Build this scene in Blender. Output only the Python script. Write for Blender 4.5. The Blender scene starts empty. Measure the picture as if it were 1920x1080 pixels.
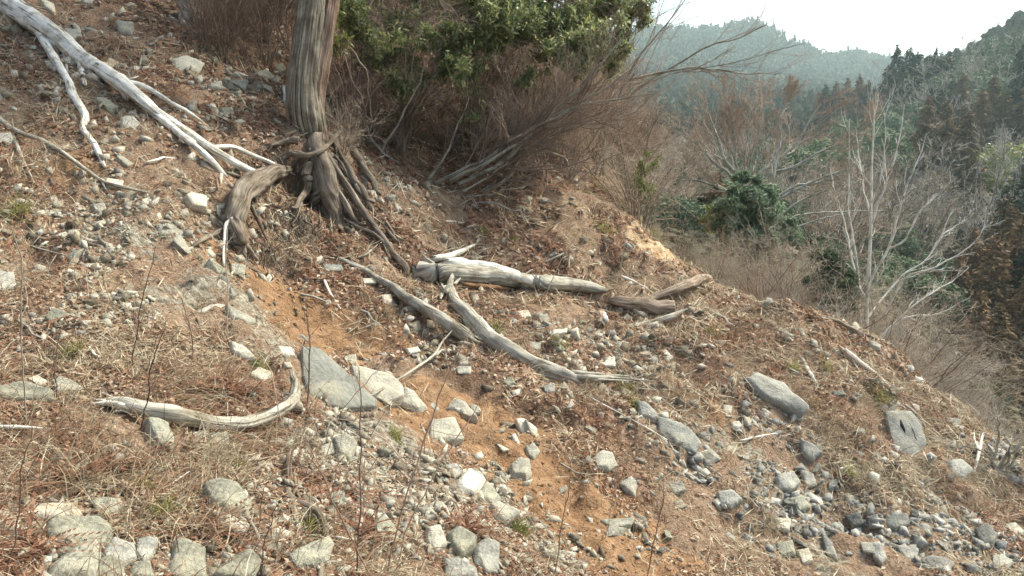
import bpy, math, random
import numpy as np
from mathutils import Vector, Matrix

# ------------------------------------------------------------------ camera, sky, sun, exposure
SC = bpy.context.scene
SC.render.engine = 'CYCLES'
FPX, PITCH = 1400.0, math.radians(9.7)
CT, ST = math.cos(PITCH), math.sin(PITCH)
cam_d = bpy.data.cameras.new('camera'); cam = bpy.data.objects.new('camera', cam_d)
SC.collection.objects.link(cam)
cam.location = (0, 0, 0); cam.rotation_euler = (math.pi/2 - PITCH, 0, 0)
cam_d.sensor_width = 36; cam_d.lens = 36*FPX/1920
cam_d.clip_start = 0.05; cam_d.clip_end = 6000
SC.camera = cam
SUN_EL, SUN_AZ = 50.0, 62.0     # azimuth measured clockwise from the view direction (+Y)
world = bpy.data.worlds.new("World"); SC.world = world; world.use_nodes = True
wn = world.node_tree; bg = wn.nodes['Background']
sky = wn.nodes.new('ShaderNodeTexSky'); sky.sky_type = 'NISHITA'; sky.sun_disc = False
sky.sun_elevation = math.radians(SUN_EL); sky.sun_rotation = math.radians(SUN_AZ)
sky.air_density = 1.0; sky.dust_density = 6.0; sky.ozone_density = 1.0; sky.altitude = 300
_t = wn.nodes.new('ShaderNodeMix'); _t.data_type = 'RGBA'; _t.blend_type = 'MULTIPLY'; _t.inputs['Factor'].default_value = 1
_t.inputs['B'].default_value = (.97, 1.0, .92, 1); wn.links.new(sky.outputs[0], _t.inputs['A']); wn.links.new(_t.outputs['Result'], bg.inputs[0]); bg.inputs[1].default_value = 0.15
sd = bpy.data.lights.new('sun', 'SUN'); sun = bpy.data.objects.new('sun', sd); SC.collection.objects.link(sun)
sd.energy = 2.3; sd.angle = math.radians(8); sd.color = (1.0, 0.955, 0.85)
_e, _a = math.radians(SUN_EL), math.radians(SUN_AZ)
_s = Vector((math.sin(_a)*math.cos(_e), math.cos(_a)*math.cos(_e), math.sin(_e)))
sun.rotation_euler = (-_s).to_track_quat('-Z', 'Y').to_euler()
SC.view_settings.view_transform = 'Standard'; SC.view_settings.look = 'None'
SC.view_settings.gamma = 1; SC.view_settings.exposure = 1.25
SC.cycles.max_bounces = 5; SC.cycles.diffuse_bounces = 3; SC.cycles.transparent_max_bounces = 8
SC.cycles.volume_bounces = 1; SC.cycles.use_denoising = True

random.seed(7); RNG = np.random.default_rng(7)

# ------------------------------------------------------------------ pixel <-> world
def ray(px, py):
    a = (np.asarray(px, float)-960)/FPX; b = (540-np.asarray(py, float))/FPX
    return np.stack([a, CT + b*ST, -ST + b*CT] if np.ndim(a) or np.ndim(b) else [a, CT+b*ST, -ST+b*CT], -1)
def at(px, py, d): return ray(px, py)*d
def atY(px, py, Y):
    r = ray(px, py); return r*(Y/r[1])
def pix(P):
    P = np.asarray(P, float); f = P[..., 1]*CT - P[..., 2]*ST; u = P[..., 1]*ST + P[..., 2]*CT
    f = np.where(f < 0.05, 0.05, f)
    return 960+FPX*P[..., 0]/f, 540-FPX*u/f, f

# ------------------------------------------------------------------ noise
def _h(i, j, s=0):
    n = (i.astype(np.int64)*374761393 + j.astype(np.int64)*668265263 + s*1442695041) & 0xFFFFFFFF
    n = ((n ^ (n >> 13))*1274126177) & 0xFFFFFFFF
    return ((n ^ (n >> 16)) & 0xFFFF)/65535.0
def vnoise(x, y, s=0):
    i, j = np.floor(x), np.floor(y); fx, fy = x-i, y-j
    fx = fx*fx*(3-2*fx); fy = fy*fy*(3-2*fy)
    return ((_h(i, j, s)*(1-fx)+_h(i+1, j, s)*fx)*(1-fy) + (_h(i, j+1, s)*(1-fx)+_h(i+1, j+1, s)*fx)*fy)*2-1
def fbm(x, y, oct=4, s=0, gain=0.5):
    t = 0; a = 1
    for k in range(oct):
        t = t + a*vnoise(x*2**k+17.3*k, y*2**k-9.1*k, s+k); a *= gain
    return t

# ------------------------------------------------------------------ near slope: thin plate surface through surveyed points
CP = [ # (px, py, distance)
 (0,1080,2.3),(400,1080,2.55),(800,1080,3.1),(0,950,2.7),(400,950,3.0),(800,950,3.65),(0,800,3.2),(300,800,3.6),(560,810,4.2),
 (780,850,4.5),(930,950,4.1),(1060,1060,3.9),
 (0,650,4.0),(300,650,4.45),(530,660,5.1),(0,500,4.9),(300,500,5.6),(450,500,6.2),(0,350,6.0),(200,350,6.4),(400,350,7.0),
 (0,200,7.4),(200,200,7.9),(400,200,8.6),(0,60,9.0),(200,60,9.6),(400,60,11.0),(0,-120,11.5),(300,-120,13),
 (560,240,8.7),(660,420,8.1),(560,440,7.5),(620,500,7.4),(500,540,6.75),(600,640,6.2),(650,715,5.75),(760,720,5.9),
 (880,820,5.3),(1000,930,4.9),(1120,1040,4.45),
 (700,560,7.1),(850,620,6.9),(1000,660,6.9),(1100,800,6.0),(1200,900,5.6),(1300,1000,5.3),(1400,1080,5.0),(1900,1080,5.6),
 (800,510,8.1),(1000,530,8.7),(1110,540,9.2),(1250,600,8.7),(1100,600,8.2),(950,440,9.4),(800,340,9.9),(700,220,11.3),(900,230,12),
 (1000,350,10.8),(1150,400,11),(1250,470,10.9),(1290,510,10.8),(650,60,14),(900,60,15.5),(1080,320,12.4),(1000,180,14),
 (1400,640,8.3),(1450,740,7.4),(1700,830,7.3),(1600,700,8.3),(1500,590,9.4),(1650,650,9.5),(1780,760,9.1),(1920,860,8.6),
 (1900,1000,6.5),(1600,960,6.1),(1300,750,7.0),(2100,960,8.4),(2100,1080,6.6),(1350,560,10.0),
]
_P = [at(*c) for c in CP]
_P += [np.array(v, float) for v in [(-1,0.3,-1.35),(1,0.3,-1.95),(0,-1.2,-1.6),(-3,0,-0.4),(-3,2,-0.3),(3,0,-3.0),(3,2,-3.0),
       (-9,4,3.2),(-11,9,5.2),(-9,15,6.0),(-3,20,7.0),(0.5,21,5.0),
       (4.5,17,-3.5),(5,21,-6),(7.5,14.5,-6.5),(8.5,19,-9),(11,11.5,-8.5),(13,16,-12),(13,8,-8.5),(14.5,4,-9),(10,2,-6.5)]]
# the far side of the rim falls away into the valley
for c, dx, dy, dz in [((1140,350,12.4),1.6,2.0,-2.2),((1210,400,11.8),1.8,1.8,-2.4),((1300,490,11.2),1.6,2.2,-2.2),((1420,545,10.4),1.4,2.4,-1.9),
                  ((1520,585,9.8),1.4,2.6,-2.2),((1660,645,9.7),1.6,2.6,-2.4),((1790,755,9.3),1.8,2.6,-2.4),((1930,860,8.9),2,2.5,-2.4),((2150,960,8.8),2.2,2.3,-2.6)]:
    _P.append(at(*c)+np.array((dx, dy, dz)))
_P = np.array(_P)
def _U(r2): return 0.5*r2*np.log(np.maximum(r2, 1e-12))
_n = len(_P)
_K = _U(((_P[:, None, :2]-_P[None, :, :2])**2).sum(-1)) + np.eye(_n)*0.02
_A = np.zeros((_n+3, _n+3)); _A[:_n, :_n] = _K; _A[:_n, _n] = 1; _A[:_n, _n+1:] = _P[:, :2]
_A[_n, :_n] = 1; _A[_n+1:, :_n] = _P[:, :2].T
_w = np.linalg.solve(_A, np.concatenate([_P[:, 2], np.zeros(3)]))
def tps(x, y):
    sh = np.shape(x); X = np.ravel(x); Y = np.ravel(y); out = np.empty(len(X))
    for k in range(0, len(X), 20000):
        a, b = X[k:k+20000], Y[k:k+20000]
        out[k:k+20000] = _U((a[:, None]-_P[None, :, 0])**2+(b[:, None]-_P[None, :, 1])**2) @ _w[:_n] + _w[_n] + _w[_n+1]*a + _w[_n+2]*b
    return out.reshape(sh)
GX0, GX1, GY0, GY1, GN = -12.0, 15.0, -1.5, 21.0, 820
GM = int(GN*(GY1-GY0)/(GX1-GX0))
_gx = np.linspace(GX0, GX1, GN); _gy = np.linspace(GY0, GY1, GM)
_cx, _cy = np.linspace(GX0, GX1, 200), np.linspace(GY0, GY1, 170)
def bil(Z, gx, gy, x, y):
    fx = np.clip((np.asarray(x)-gx[0])/(gx[-1]-gx[0])*(len(gx)-1), 0, len(gx)-1.001); fy = np.clip((np.asarray(y)-gy[0])/(gy[-1]-gy[0])*(len(gy)-1), 0, len(gy)-1.001)
    i = fx.astype(int); j = fy.astype(int); fx = fx-i; fy = fy-j
    return (Z[j, i]*(1-fx)+Z[j, i+1]*fx)*(1-fy)+(Z[j+1, i]*(1-fx)+Z[j+1, i+1]*fx)*fy
_CX, _CY = np.meshgrid(_cx, _cy); _CZ = tps(_CX, _CY)
_X, _Y = np.meshgrid(_gx, _gy)
_Z0 = bil(_CZ, _cx, _cy, _X, _Y)
_far = np.clip(np.hypot(_X, _Y)/6, .35, 1)
GZ = _Z0 + _far*(0.10*fbm(_X*0.9, _Y*0.9, 3, 3) + 0.075*fbm(_X*2.7, _Y*2.7, 3, 11) + 0.03*fbm(_X*7.3, _Y*7.3, 2, 13)) + 0.014*fbm(_X*14, _Y*14, 2, 23)
_DENTS = []
def gz(x, y): return bil(GZ, _gx, _gy, x, y)
_TT = 0.9*np.exp(np.linspace(0, 1, 900)*math.log(24/0.9))
def hit(px, py):
    """point of the slope seen through photo pixel (px, py)"""
    r = ray(px, py); Pt = r[None, :]*_TT[:, None]
    ok = (Pt[:, 1] < GY1) & (Pt[:, 2] < gz(Pt[:, 0], Pt[:, 1]))
    if not ok.any(): return hit(px-1, py+3)
    k = int(np.argmax(ok))
    lo, hi = _TT[max(k-1, 0)], _TT[k]
    for _ in range(12):
        m = (lo+hi)/2; q = r*m
        if q[2] < gz(q[0], q[1]): hi = m
        else: lo = m
    return r*hi
# hollows under the tree's roots and beside the slabs
for (_px, _py, _r, _d) in [(575,350,.20,.42),(545,345,.14,.28),(416,248,.10,.3),(625,400,.14,.22),(432,490,.22,.16),(515,487,.22,.12),(1120,590,.14,.12),(430,1000,.07,.09),(1610,985,.16,.1),(590,455,.16,.1)]:
    _c = hit(_px, _py); _q = ((_X-_c[0])**2+(_Y-_c[1])**2)/_r**2
    GZ -= _d*np.exp(-_q**1.5)
def nrm(x, y, e=0.12):
    n = np.stack([-(gz(x+e, y)-gz(x-e, y))/(2*e), -(gz(x, y+e)-gz(x, y-e))/(2*e), np.ones(np.shape(x))], -1)
    return n/np.linalg.norm(n, axis=-1, keepdims=True)
def visible(P, tol=0.12, n=36):
    """which points of the slope the photo's viewpoint sees (not behind the slope itself, inside the frame with a margin)"""
    px, py, f = pix(P)
    ok = (px > -220) & (px < 2300) & (py > -80) & (py < 1330) & (P[:, 1] > .3)
    for t in np.linspace(0.3, 0.97, n):
        q = P*t; ok &= (q[:, 2]-gz(q[:, 0], q[:, 1]) > -tol*(0.3+t*0.4))
    return ok

# ------------------------------------------------------------------ valley and hills: where the ground is seen, by distance and bearing
TPX = np.array([300, 900, 1100, 1200, 1350, 1500, 1650, 1800, 1920, 2400], float)
TY = np.array([11, 16, 25, 40, 60, 90, 140, 200, 300, 450, 700, 1000, 1400], float)
TT = np.array([
 [900,900,700,600,640,690,770,900,1050,1300],
 [820,800,660,570,600,660,740,870,990,1200],
 [740,720,620,540,560,600,690,800,920,1100],
 [640,640,560,480,490,520,610,710,800,900],
 [560,560,500,430,430,460,530,620,680,760],
 [480,480,430,380,380,400,440,480,520,560],
 [420,420,370,330,330,330,350,340,310,300],
 [380,380,310,280,275,275,270,210,135,60],
 [340,320,250,230,225,225,220,135,60,-80],
 [300,280,200,185,190,205,205,165,150,100],
 [240,220,140,130,140,165,175,160,160,160],
 [200,180,85,72,62,105,130,130,130,130],
 [300,300,200,180,180,200,220,220,220,220]], float)
def table(px, Y):
    ly = np.interp(np.log(Y), np.log(TY), np.arange(len(TY))); lx = np.interp(px, TPX, np.arange(len(TPX)))
    i = np.clip(lx.astype(int), 0, len(TPX)-2); j = np.clip(ly.astype(int), 0, len(TY)-2); fx = lx-i; fy = ly-j
    fx = fx*fx*(3-2*fx)*.5+fx*.5
    return (TT[j, i]*(1-fx)+TT[j, i+1]*fx)*(1-fy)+(TT[j+1, i]*(1-fx)+TT[j+1, i+1]*fx)*fy
def skyline(px):   # crest of the far mountain
    return np.interp(px, [900,1160,1200,1230,1260,1290,1350,1362,1385,1410,1422,1445,1460,1480,1500,1530,1560,1590,1610,1640,1660,1800,2400],
                         [80,58,56,50,51,53,53,49,41,39,43,54,62,78,84,94,104,97,98,104,110,110,112])
def far_pt(px, Y):
    px = np.asarray(px, float); Y = np.asarray(Y, float)*np.ones_like(px)
    py = table(px, Y)
    w = np.clip((Y-700)/300, 0, 1); s = skyline(px)+4
    py = np.where((Y > 700) & (Y <= 1000), 0*py + (1-w)*table(px, np.minimum(Y, 700)) + w*s, py)
    py = py + 26*fbm(px/95.0, np.log(Y)*6, 3, 41)*np.clip(1-np.abs(Y-1000)/250, 0, 1)*0 + 5*fbm(px/60.0, np.log(Y)*9, 3, 47)*(Y < 900)
    b = (540-py)/FPX; a = (px-960)/FPX; k = Y/(CT+b*ST)
    return np.stack([a*k, Y, (-ST+b*CT)*k], -1)

# ------------------------------------------------------------------ mesh helpers
def link(o, parent=None):
    SC.collection.objects.link(o)
    if parent is not None: o.parent = parent
    return o
def tag(o, label=None, cat=None, group=None, kind=None):
    for k, v in (('label', label), ('category', cat), ('group', group), ('kind', kind)):
        if v: o[k] = v
    return o
def mesh(name, V, F, mat, smooth=False, attrs=None):
    """V (n,3); F list of (m,k) index arrays"""
    if not isinstance(F, (list, tuple)): F = [F]
    F = [np.asarray(f, np.int32) for f in F if len(f)]
    me = bpy.data.meshes.new(name); V = np.asarray(V, np.float32)
    me.vertices.add(len(V)); me.vertices.foreach_set('co', V.ravel())
    li = np.concatenate([f.ravel() for f in F]); tot = np.concatenate([np.full(len(f), f.shape[1], np.int32) for f in F])
    me.loops.add(len(li)); me.loops.foreach_set('vertex_index', li)
    me.polygons.add(len(tot)); st = np.zeros(len(tot), np.int32); st[1:] = np.cumsum(tot)[:-1]
    me.polygons.foreach_set('loop_start', st); me.polygons.foreach_set('loop_total', tot)
    if smooth: me.polygons.foreach_set('use_smooth', np.ones(len(tot), bool))
    me.update(calc_edges=True)
    for k, a in (attrs or {}).items():
        a = np.asarray(a, np.float32)
        if a.ndim == 1: at_ = me.attributes.new(k, 'FLOAT', 'POINT'); at_.data.foreach_set('value', a)
        else: at_ = me.attributes.new(k, 'FLOAT_VECTOR', 'POINT'); at_.data.foreach_set('vector', a.ravel())
    me.materials.append(mat)
    return me
def obj(name, V, F, mat, parent=None, loc=None, smooth=False, attrs=None):
    if loc is not None: V = np.asarray(V)-np.asarray(loc)
    o = bpy.data.objects.new(name, mesh(name, V, F, mat, smooth, attrs))
    if loc is not None and parent is None: o.location = loc
    return link(o, parent)
def empty(name, loc): 
    o = bpy.data.objects.new(name, None); o.location = loc; o.empty_display_size = .2
    return link(o)
def copy_thing(o, parent=None):
    c = o.copy(); link(c, parent)
    for ch in o.children: 
        d = ch.copy(); link(d, c)
        for g in ch.children: link(g.copy(), d)
    return c
def unit(v): return v/np.maximum(np.linalg.norm(v, axis=-1, keepdims=True), 1e-9)
def spline(pts, n):
    """Catmull-Rom through pts (k,c) -> (n,c)"""
    p = np.asarray(pts, float); k = len(p)
    if k == 2: t = np.linspace(0, 1, n)[:, None]; return p[0]*(1-t)+p[1]*t
    q = np.vstack([2*p[0]-p[1], p, 2*p[-1]-p[-2]]); t = np.linspace(0, k-1, n); i = np.minimum(t.astype(int), k-2); f = (t-i)[:, None]
    a, b, c, d = q[i], q[i+1], q[i+2], q[i+3]
    return 0.5*(2*b+(c-a)*f+(2*a-5*b+4*c-d)*f*f+(3*b-a-3*c+d)*f**3)
def tubes(P, R, sides=4, cap=True, lump=0.0, flute=0.0):
    """P (n,k,3) centre lines, R (n,k) radii -> V, F list, bark coordinates"""
    P = np.asarray(P, float); R = np.asarray(R, float); n, k, _ = P.shape
    T = unit(np.gradient(P, axis=1))
    ref = np.where(np.abs(T[:, :1, 2:3]) > .9, np.array([1., 0, 0]), np.array([0, 0, 1.]))*np.ones((n, k, 1))
    A = unit(np.cross(T, ref)); B = np.cross(T, A)
    th = np.arange(sides)*2*math.pi/sides
    c, s = np.cos(th), np.sin(th)
    RR = R[:, :, None]*np.ones(sides)
    if lump:
        L = np.cumsum(np.linalg.norm(np.diff(P, axis=1, prepend=P[:, :1]), axis=2), 1)
        r0 = R.mean()
        RR = RR*(1+lump*fbm(c[None, None]*1.3+L[..., None]/(r0*3), s[None, None]*1.3+np.arange(n)[:, None, None]*7.7, 3, 5)
                 + lump*.5*vnoise(np.broadcast_to(th*2.2, RR.shape)*1.0, np.broadcast_to(L[..., None]/(r0*14)+3, RR.shape), 9))
    if flute:
        L = np.cumsum(np.linalg.norm(np.diff(P, axis=1, prepend=P[:, :1]), axis=2), 1); x_ = c[None, None]*sides/9; y_ = s[None, None]*sides/9
        RR = RR*(1+flute*(np.abs(fbm(x_+L[..., None]*.38+40, y_-L[..., None]*.3+10, 3, 61))*-2+.5)+flute*.4*vnoise(x_*.3+0*L[..., None], L[..., None]*14+y_*.2, 63))
    V = P[:, :, None, :]+RR[..., None]*(A[:, :, None, :]*c[:, None]+B[:, :, None, :]*s[:, None])
    L = np.cumsum(np.linalg.norm(np.diff(P, axis=1, prepend=P[:, :1]), axis=2), 1)
    rm = np.maximum(R.mean(1), 1e-4)
    UV = np.stack([np.broadcast_to(c*1.0, RR.shape)*rm[:, None, None], np.broadcast_to(s*1.0, RR.shape)*rm[:, None, None],
                   np.broadcast_to(L[..., None]+np.arange(n)[:, None, None]*3.1, RR.shape)], -1)
    idx = np.arange(n*k*sides).reshape(n, k, sides)
    a = idx[:, :-1, :]; b = idx[:, 1:, :]; F = [np.stack([a, np.roll(a, -1, 2), np.roll(b, -1, 2), b], -1).reshape(-1, 4)]
    if cap:
        F.append(idx[:, 0, ::-1].reshape(-1, sides)); F.append(idx[:, -1, :].reshape(-1, sides))
    return V.reshape(-1, 3), F, UV.reshape(-1, 3)
class Acc:
    def __init__(s): s.V = []; s.F = {}; s.A = []; s.n = 0
    def add(s, V, F, A=None):
        V = np.asarray(V).reshape(-1, 3)
        for f in (F if isinstance(F, list) else [F]):
            f = np.asarray(f)
            if len(f): s.F.setdefault(f.shape[1], []).append(f+s.n)
        s.V.append(V); s.A.append(np.zeros((len(V), 3)) if A is None else A); s.n += len(V)
        return s
    def get(s): return np.vstack(s.V), [np.vstack(v) for v in s.F.values()], np.vstack(s.A)
    def obj(s, name, mat, parent=None, loc=None, smooth=False):
        V, F, A = s.get(); return obj(name, V, F, mat, parent, loc, smooth, {'tuv': A})
def rand_dir(n, rng=RNG): return unit(rng.normal(size=(n, 3)))
def leaves(C, D, N, L, W, fold=0.0):
    """rhombic leaves: centres C, long axis D, normals N, length L, width W"""
    D = unit(D); S = unit(np.cross(D, N)); L = np.asarray(L).reshape(-1, 1)*np.ones((len(C), 1)); W = np.asarray(W).reshape(-1, 1)*np.ones((len(C), 1))
    up = unit(np.cross(S, D))
    V = np.stack([C-D*L*.5, C+S*W*.5-D*L*.05+up*W*fold, C+D*L*.5, C-S*W*.5-D*L*.05+up*W*fold], 1).reshape(-1, 3)
    i = np.arange(len(C))[:, None]*4
    return V, [np.hstack([i, i+1, i+2, i+3])]
def grow(P, R, m, trange=(.3, 1), ang=(35, 60), lr=(.4, .7), rr=.55, K=6, wig=.12, up=.15, rng=RNG, rmin=0.001, minlen=0.0):
    """m child branches on each centre line"""
    n, k, _ = P.shape; par = np.repeat(np.arange(n), m); N = len(par)
    t = rng.uniform(*trange, N)*(k-1); i = np.minimum(t.astype(int), k-2); f = (t-i)[:, None]
    p0 = P[par, i]*(1-f)+P[par, i+1]*f; d = unit(P[par, i+1]-P[par, i]); r0 = R[par, i]*(1-f[:, 0])+R[par, i+1]*f[:, 0]
    L = np.linalg.norm(np.diff(P, axis=1), axis=2).sum(1)[par]*rng.uniform(*lr, N)*(1-.55*t/(k-1)*.9); L = np.maximum(L, minlen)
    s = unit(np.cross(d, rand_dir(N, rng))); a = np.radians(rng.uniform(*ang, N))[:, None]
    d1 = unit(d*np.cos(a)+s*np.sin(a))
    Q = np.empty((N, K, 3)); Q[:, 0] = p0; cur = d1
    for j in range(1, K):
        cur = unit(cur+rng.normal(size=(N, 3))*wig+np.array([0, 0, up])*1.0)
        Q[:, j] = Q[:, j-1]+cur*(L/(K-1))[:, None]
    rs = np.maximum(r0*rr, rmin)[:, None]*np.linspace(1, .35, K)[None, :]
    return Q, np.maximum(rs, rmin*.6)

# ------------------------------------------------------------------ materials
def newmat(name):
    m = bpy.data.materials.new(name); m.use_nodes = True; nt = m.node_tree
    return m, nt, nt.nodes, nt.links, nt.nodes['Principled BSDF']
def ramp(nd, lk, src, stops):
    r = nd.new('ShaderNodeValToRGB'); cr = r.color_ramp
    while len(cr.elements) > 1: cr.elements.remove(cr.elements[-1])
    for i, (p, c) in enumerate(stops):
        e = cr.elements[0] if i == 0 else cr.elements.new(p)
        e.position = p; e.color = (*c, 1) if len(c) == 3 else c
    lk.new(src, r.inputs[0]); return r.outputs[0]
def noise(nd, lk, vec, scale, detail=4, rough=.55, out=0, dist=0):
    n = nd.new('ShaderNodeTexNoise'); n.inputs['Scale'].default_value = scale; n.inputs['Detail'].default_value = detail
    n.inputs['Roughness'].default_value = rough; n.inputs['Distortion'].default_value = dist
    if vec is not None: lk.new(vec, n.inputs['Vector'])
    return n.outputs[out]
def mix(nd, lk, fac, a, b, mode='MIX'):
    m = nd.new('ShaderNodeMix'); m.data_type = 'RGBA'; m.blend_type = mode
    for s, v in ((m.inputs['Factor'], fac), (m.inputs['A'], a), (m.inputs['B'], b)):
        if hasattr(v, 'is_output'): lk.new(v, s)
        elif isinstance(v, tuple): s.default_value = (*v, 1)
        else: s.default_value = v
    return m.outputs['Result']
def mth(nd, lk, op, a, b=0.0, clamp=False):
    m = nd.new('ShaderNodeMath'); m.operation = op; m.use_clamp = clamp
    for s, v in ((m.inputs[0], a), (m.inputs[1], b)):
        if hasattr(v, 'is_output'): lk.new(v, s)
        else: s.default_value = v
    return m.outputs[0]
def bump(nd, lk, h, strength, dist, bs):
    b = nd.new('ShaderNodeBump'); b.inputs['Strength'].default_value = strength; b.inputs['Distance'].default_value = dist
    lk.new(h, b.inputs['Height']); lk.new(b.outputs[0], bs.inputs['Normal']); return b
def attr(nd, name, out='Fac'):
    a = nd.new('ShaderNodeAttribute'); a.attribute_name = name; return a.outputs[out]

def mat_ground():
    m, nt, nd, lk, bs = newmat('slope soil and litter'); bs.inputs['Roughness'].default_value = .95; bs.inputs['Specular IOR Level'].default_value = .15
    P = nd.new('ShaderNodeNewGeometry').outputs['Position']
    big = noise(nd, lk, P, 1.7, 4); mid = noise(nd, lk, P, 9, 5, .65); fine = noise(nd, lk, P, 55, 4, .7)
    litter = ramp(nd, lk, fine, [(.28, (.055, .032, .02)), (.42, (.155, .095, .06)), (.54, (.27, .18, .12)), (.66, (.42, .32, .23)), (.8, (.55, .47, .37))])
    tan = ramp(nd, lk, mid, [(.3, (.20, .13, .08)), (.5, (.36, .26, .17)), (.7, (.50, .41, .30))])
    base = mix(nd, lk, ramp(nd, lk, big, [(.38, (0, 0, 0)), (.62, (1, 1, 1))]), litter, mix(nd, lk, .5, litter, tan))
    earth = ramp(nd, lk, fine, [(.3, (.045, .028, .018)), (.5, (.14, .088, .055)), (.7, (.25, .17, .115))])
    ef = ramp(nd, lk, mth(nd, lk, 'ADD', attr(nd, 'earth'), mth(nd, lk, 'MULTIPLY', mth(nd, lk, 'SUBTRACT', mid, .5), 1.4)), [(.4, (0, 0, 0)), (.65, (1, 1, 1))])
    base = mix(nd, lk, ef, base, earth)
    soil = ramp(nd, lk, mth(nd, lk, 'ADD', mth(nd, lk, 'MULTIPLY', mid, .6), mth(nd, lk, 'MULTIPLY', fine, .4)),
                [(.34, (.12, .07, .04)), (.45, (.24, .14, .073)), (.54, (.335, .20, .108)), (.68, (.45, .31, .19))])
    sf = ramp(nd, lk, mth(nd, lk, 'ADD', attr(nd, 'soil'), mth(nd, lk, 'MULTIPLY', mth(nd, lk, 'SUBTRACT', mid, .5), 1.1)), [(.42, (0, 0, 0)), (.6, (1, 1, 1))])
    base = mix(nd, lk, sf, base, soil)
    rub = ramp(nd, lk, noise(nd, lk, P, 24, 4, .6), [(.35, (.12, .10, .075)), (.5, (.28, .25, .19)), (.62, (.45, .42, .34))])
    rf = ramp(nd, lk, mth(nd, lk, 'ADD', attr(nd, 'stony'), mth(nd, lk, 'MULTIPLY', mth(nd, lk, 'SUBTRACT', mid, .5), 1.6)), [(.5, (0, 0, 0)), (.7, (1, 1, 1))])
    base = mix(nd, lk, rf, base, rub)
    bank = ramp(nd, lk, noise(nd, lk, P, 6, 6, .7), [(.35, (.24, .14, .07)), (.48, (.52, .36, .21)), (.62, (.68, .54, .37))])
    bf = ramp(nd, lk, mth(nd, lk, 'ADD', attr(nd, 'bank'), mth(nd, lk, 'MULTIPLY', mth(nd, lk, 'SUBTRACT', mid, .5), .8)), [(.4, (0, 0, 0)), (.55, (1, 1, 1))])
    base = mix(nd, lk, bf, base, bank)
    moss = ramp(nd, lk, fine, [(.3, (.06, .06, .015)), (.6, (.22, .20, .05))])
    mf = ramp(nd, lk, mth(nd, lk, 'ADD', attr(nd, 'moss'), mth(nd, lk, 'MULTIPLY', mth(nd, lk, 'SUBTRACT', mid, .5), 1.8)), [(.5, (0, 0, 0)), (.75, (1, 1, 1))])
    base = mix(nd, lk, mf, base, moss)
    lk.new(base, bs.inputs['Base Color'])
    h = mth(nd, lk, 'ADD', mth(nd, lk, 'MULTIPLY', mid, .7), mth(nd, lk, 'MULTIPLY', fine, .45))
    bump(nd, lk, h, .9, .07, bs); return m
def mat_stone(name, stops, scale=7, spec=.25, lichen=.25, seedrand=True, island=False):
    m, nt, nd, lk, bs = newmat(name); bs.inputs['Roughness'].default_value = .85; bs.inputs['Specular IOR Level'].default_value = spec
    P = nd.new('ShaderNodeTexCoord').outputs['Object']
    if island: P = nd.new('ShaderNodeNewGeometry').outputs['Position']
    n = noise(nd, lk, P, scale, 6, .62); f = noise(nd, lk, P, scale*9, 4, .65)
    v = mth(nd, lk, 'ADD', mth(nd, lk, 'MULTIPLY', n, .62), mth(nd, lk, 'MULTIPLY', f, .38))
    if island:
        r = nd.new('ShaderNodeNewGeometry').outputs['Random Per Island']
        v = mth(nd, lk, 'ADD', v, mth(nd, lk, 'MULTIPLY', mth(nd, lk, 'SUBTRACT', r, .5), .62))
    else:
        r = nd.new('ShaderNodeObjectInfo').outputs['Random']
        v = mth(nd, lk, 'ADD', v, mth(nd, lk, 'MULTIPLY', mth(nd, lk, 'SUBTRACT', r, .5), .14))
    c = ramp(nd, lk, v, stops)
    w = ramp(nd, lk, noise(nd, lk, P, scale*.55, 5, .7), [(.5, (0, 0, 0)), (.68, (lichen,)*3)])
    c = mix(nd, lk, w, c, (.33, .28, .16))
    lk.new(c, bs.inputs['Base Color'])
    bump(nd, lk, mth(nd, lk, 'ADD', n, mth(nd, lk, 'MULTIPLY', f, .35)), .7, .035, bs); return m
def mat_wood(name, stops, sx=26, sz=2.2, bumpd=.012, knots=True):
    m, nt, nd, lk, bs = newmat(name); bs.inputs['Roughness'].default_value = .8; bs.inputs['Specular IOR Level'].default_value = .2
    a = attr(nd, 'tuv', 'Vector'); mp = nd.new('ShaderNodeMapping'); mp.inputs['Scale'].default_value = (sx, sx, sz); lk.new(a, mp.inputs[0])
    n = noise(nd, lk, mp.outputs[0], 1.5, 5, .65, dist=.4)
    mp2 = nd.new('ShaderNodeMapping'); mp2.inputs['Scale'].default_value = (4, 4, 3); lk.new(a, mp2.inputs[0]); b = noise(nd, lk, mp2.outputs[0], 1.3, 4)
    v = mth(nd, lk, 'ADD', mth(nd, lk, 'MULTIPLY', n, .65), mth(nd, lk, 'MULTIPLY', b, .35))
    mp3 = nd.new('ShaderNodeMapping'); mp3.inputs['Scale'].default_value = (sx*2.6, sx*2.6, sz*.9); lk.new(a, mp3.inputs[0]); cr = noise(nd, lk, mp3.outputs[0], 1.2, 3, .5, dist=.8)
    ck = ramp(nd, lk, cr, [(.33, (.22, .2, .18)), (.42, (1, 1, 1))])
    P = nd.new('ShaderNodeNewGeometry').outputs['Position']; dirt = ramp(nd, lk, noise(nd, lk, P, 5, 5, .7), [(.36, (.48, .42, .33)), (.52, (1, 1, 1))])
    c = mix(nd, lk, 1.0, ramp(nd, lk, v, stops), ck, 'MULTIPLY'); c = mix(nd, lk, .8, c, dirt, 'MULTIPLY')
    lk.new(c, bs.inputs['Base Color']); bump(nd, lk, mth(nd, lk, 'ADD', n, mth(nd, lk, 'MULTIPLY', ck, .35)), .9, bumpd, bs); return m
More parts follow.
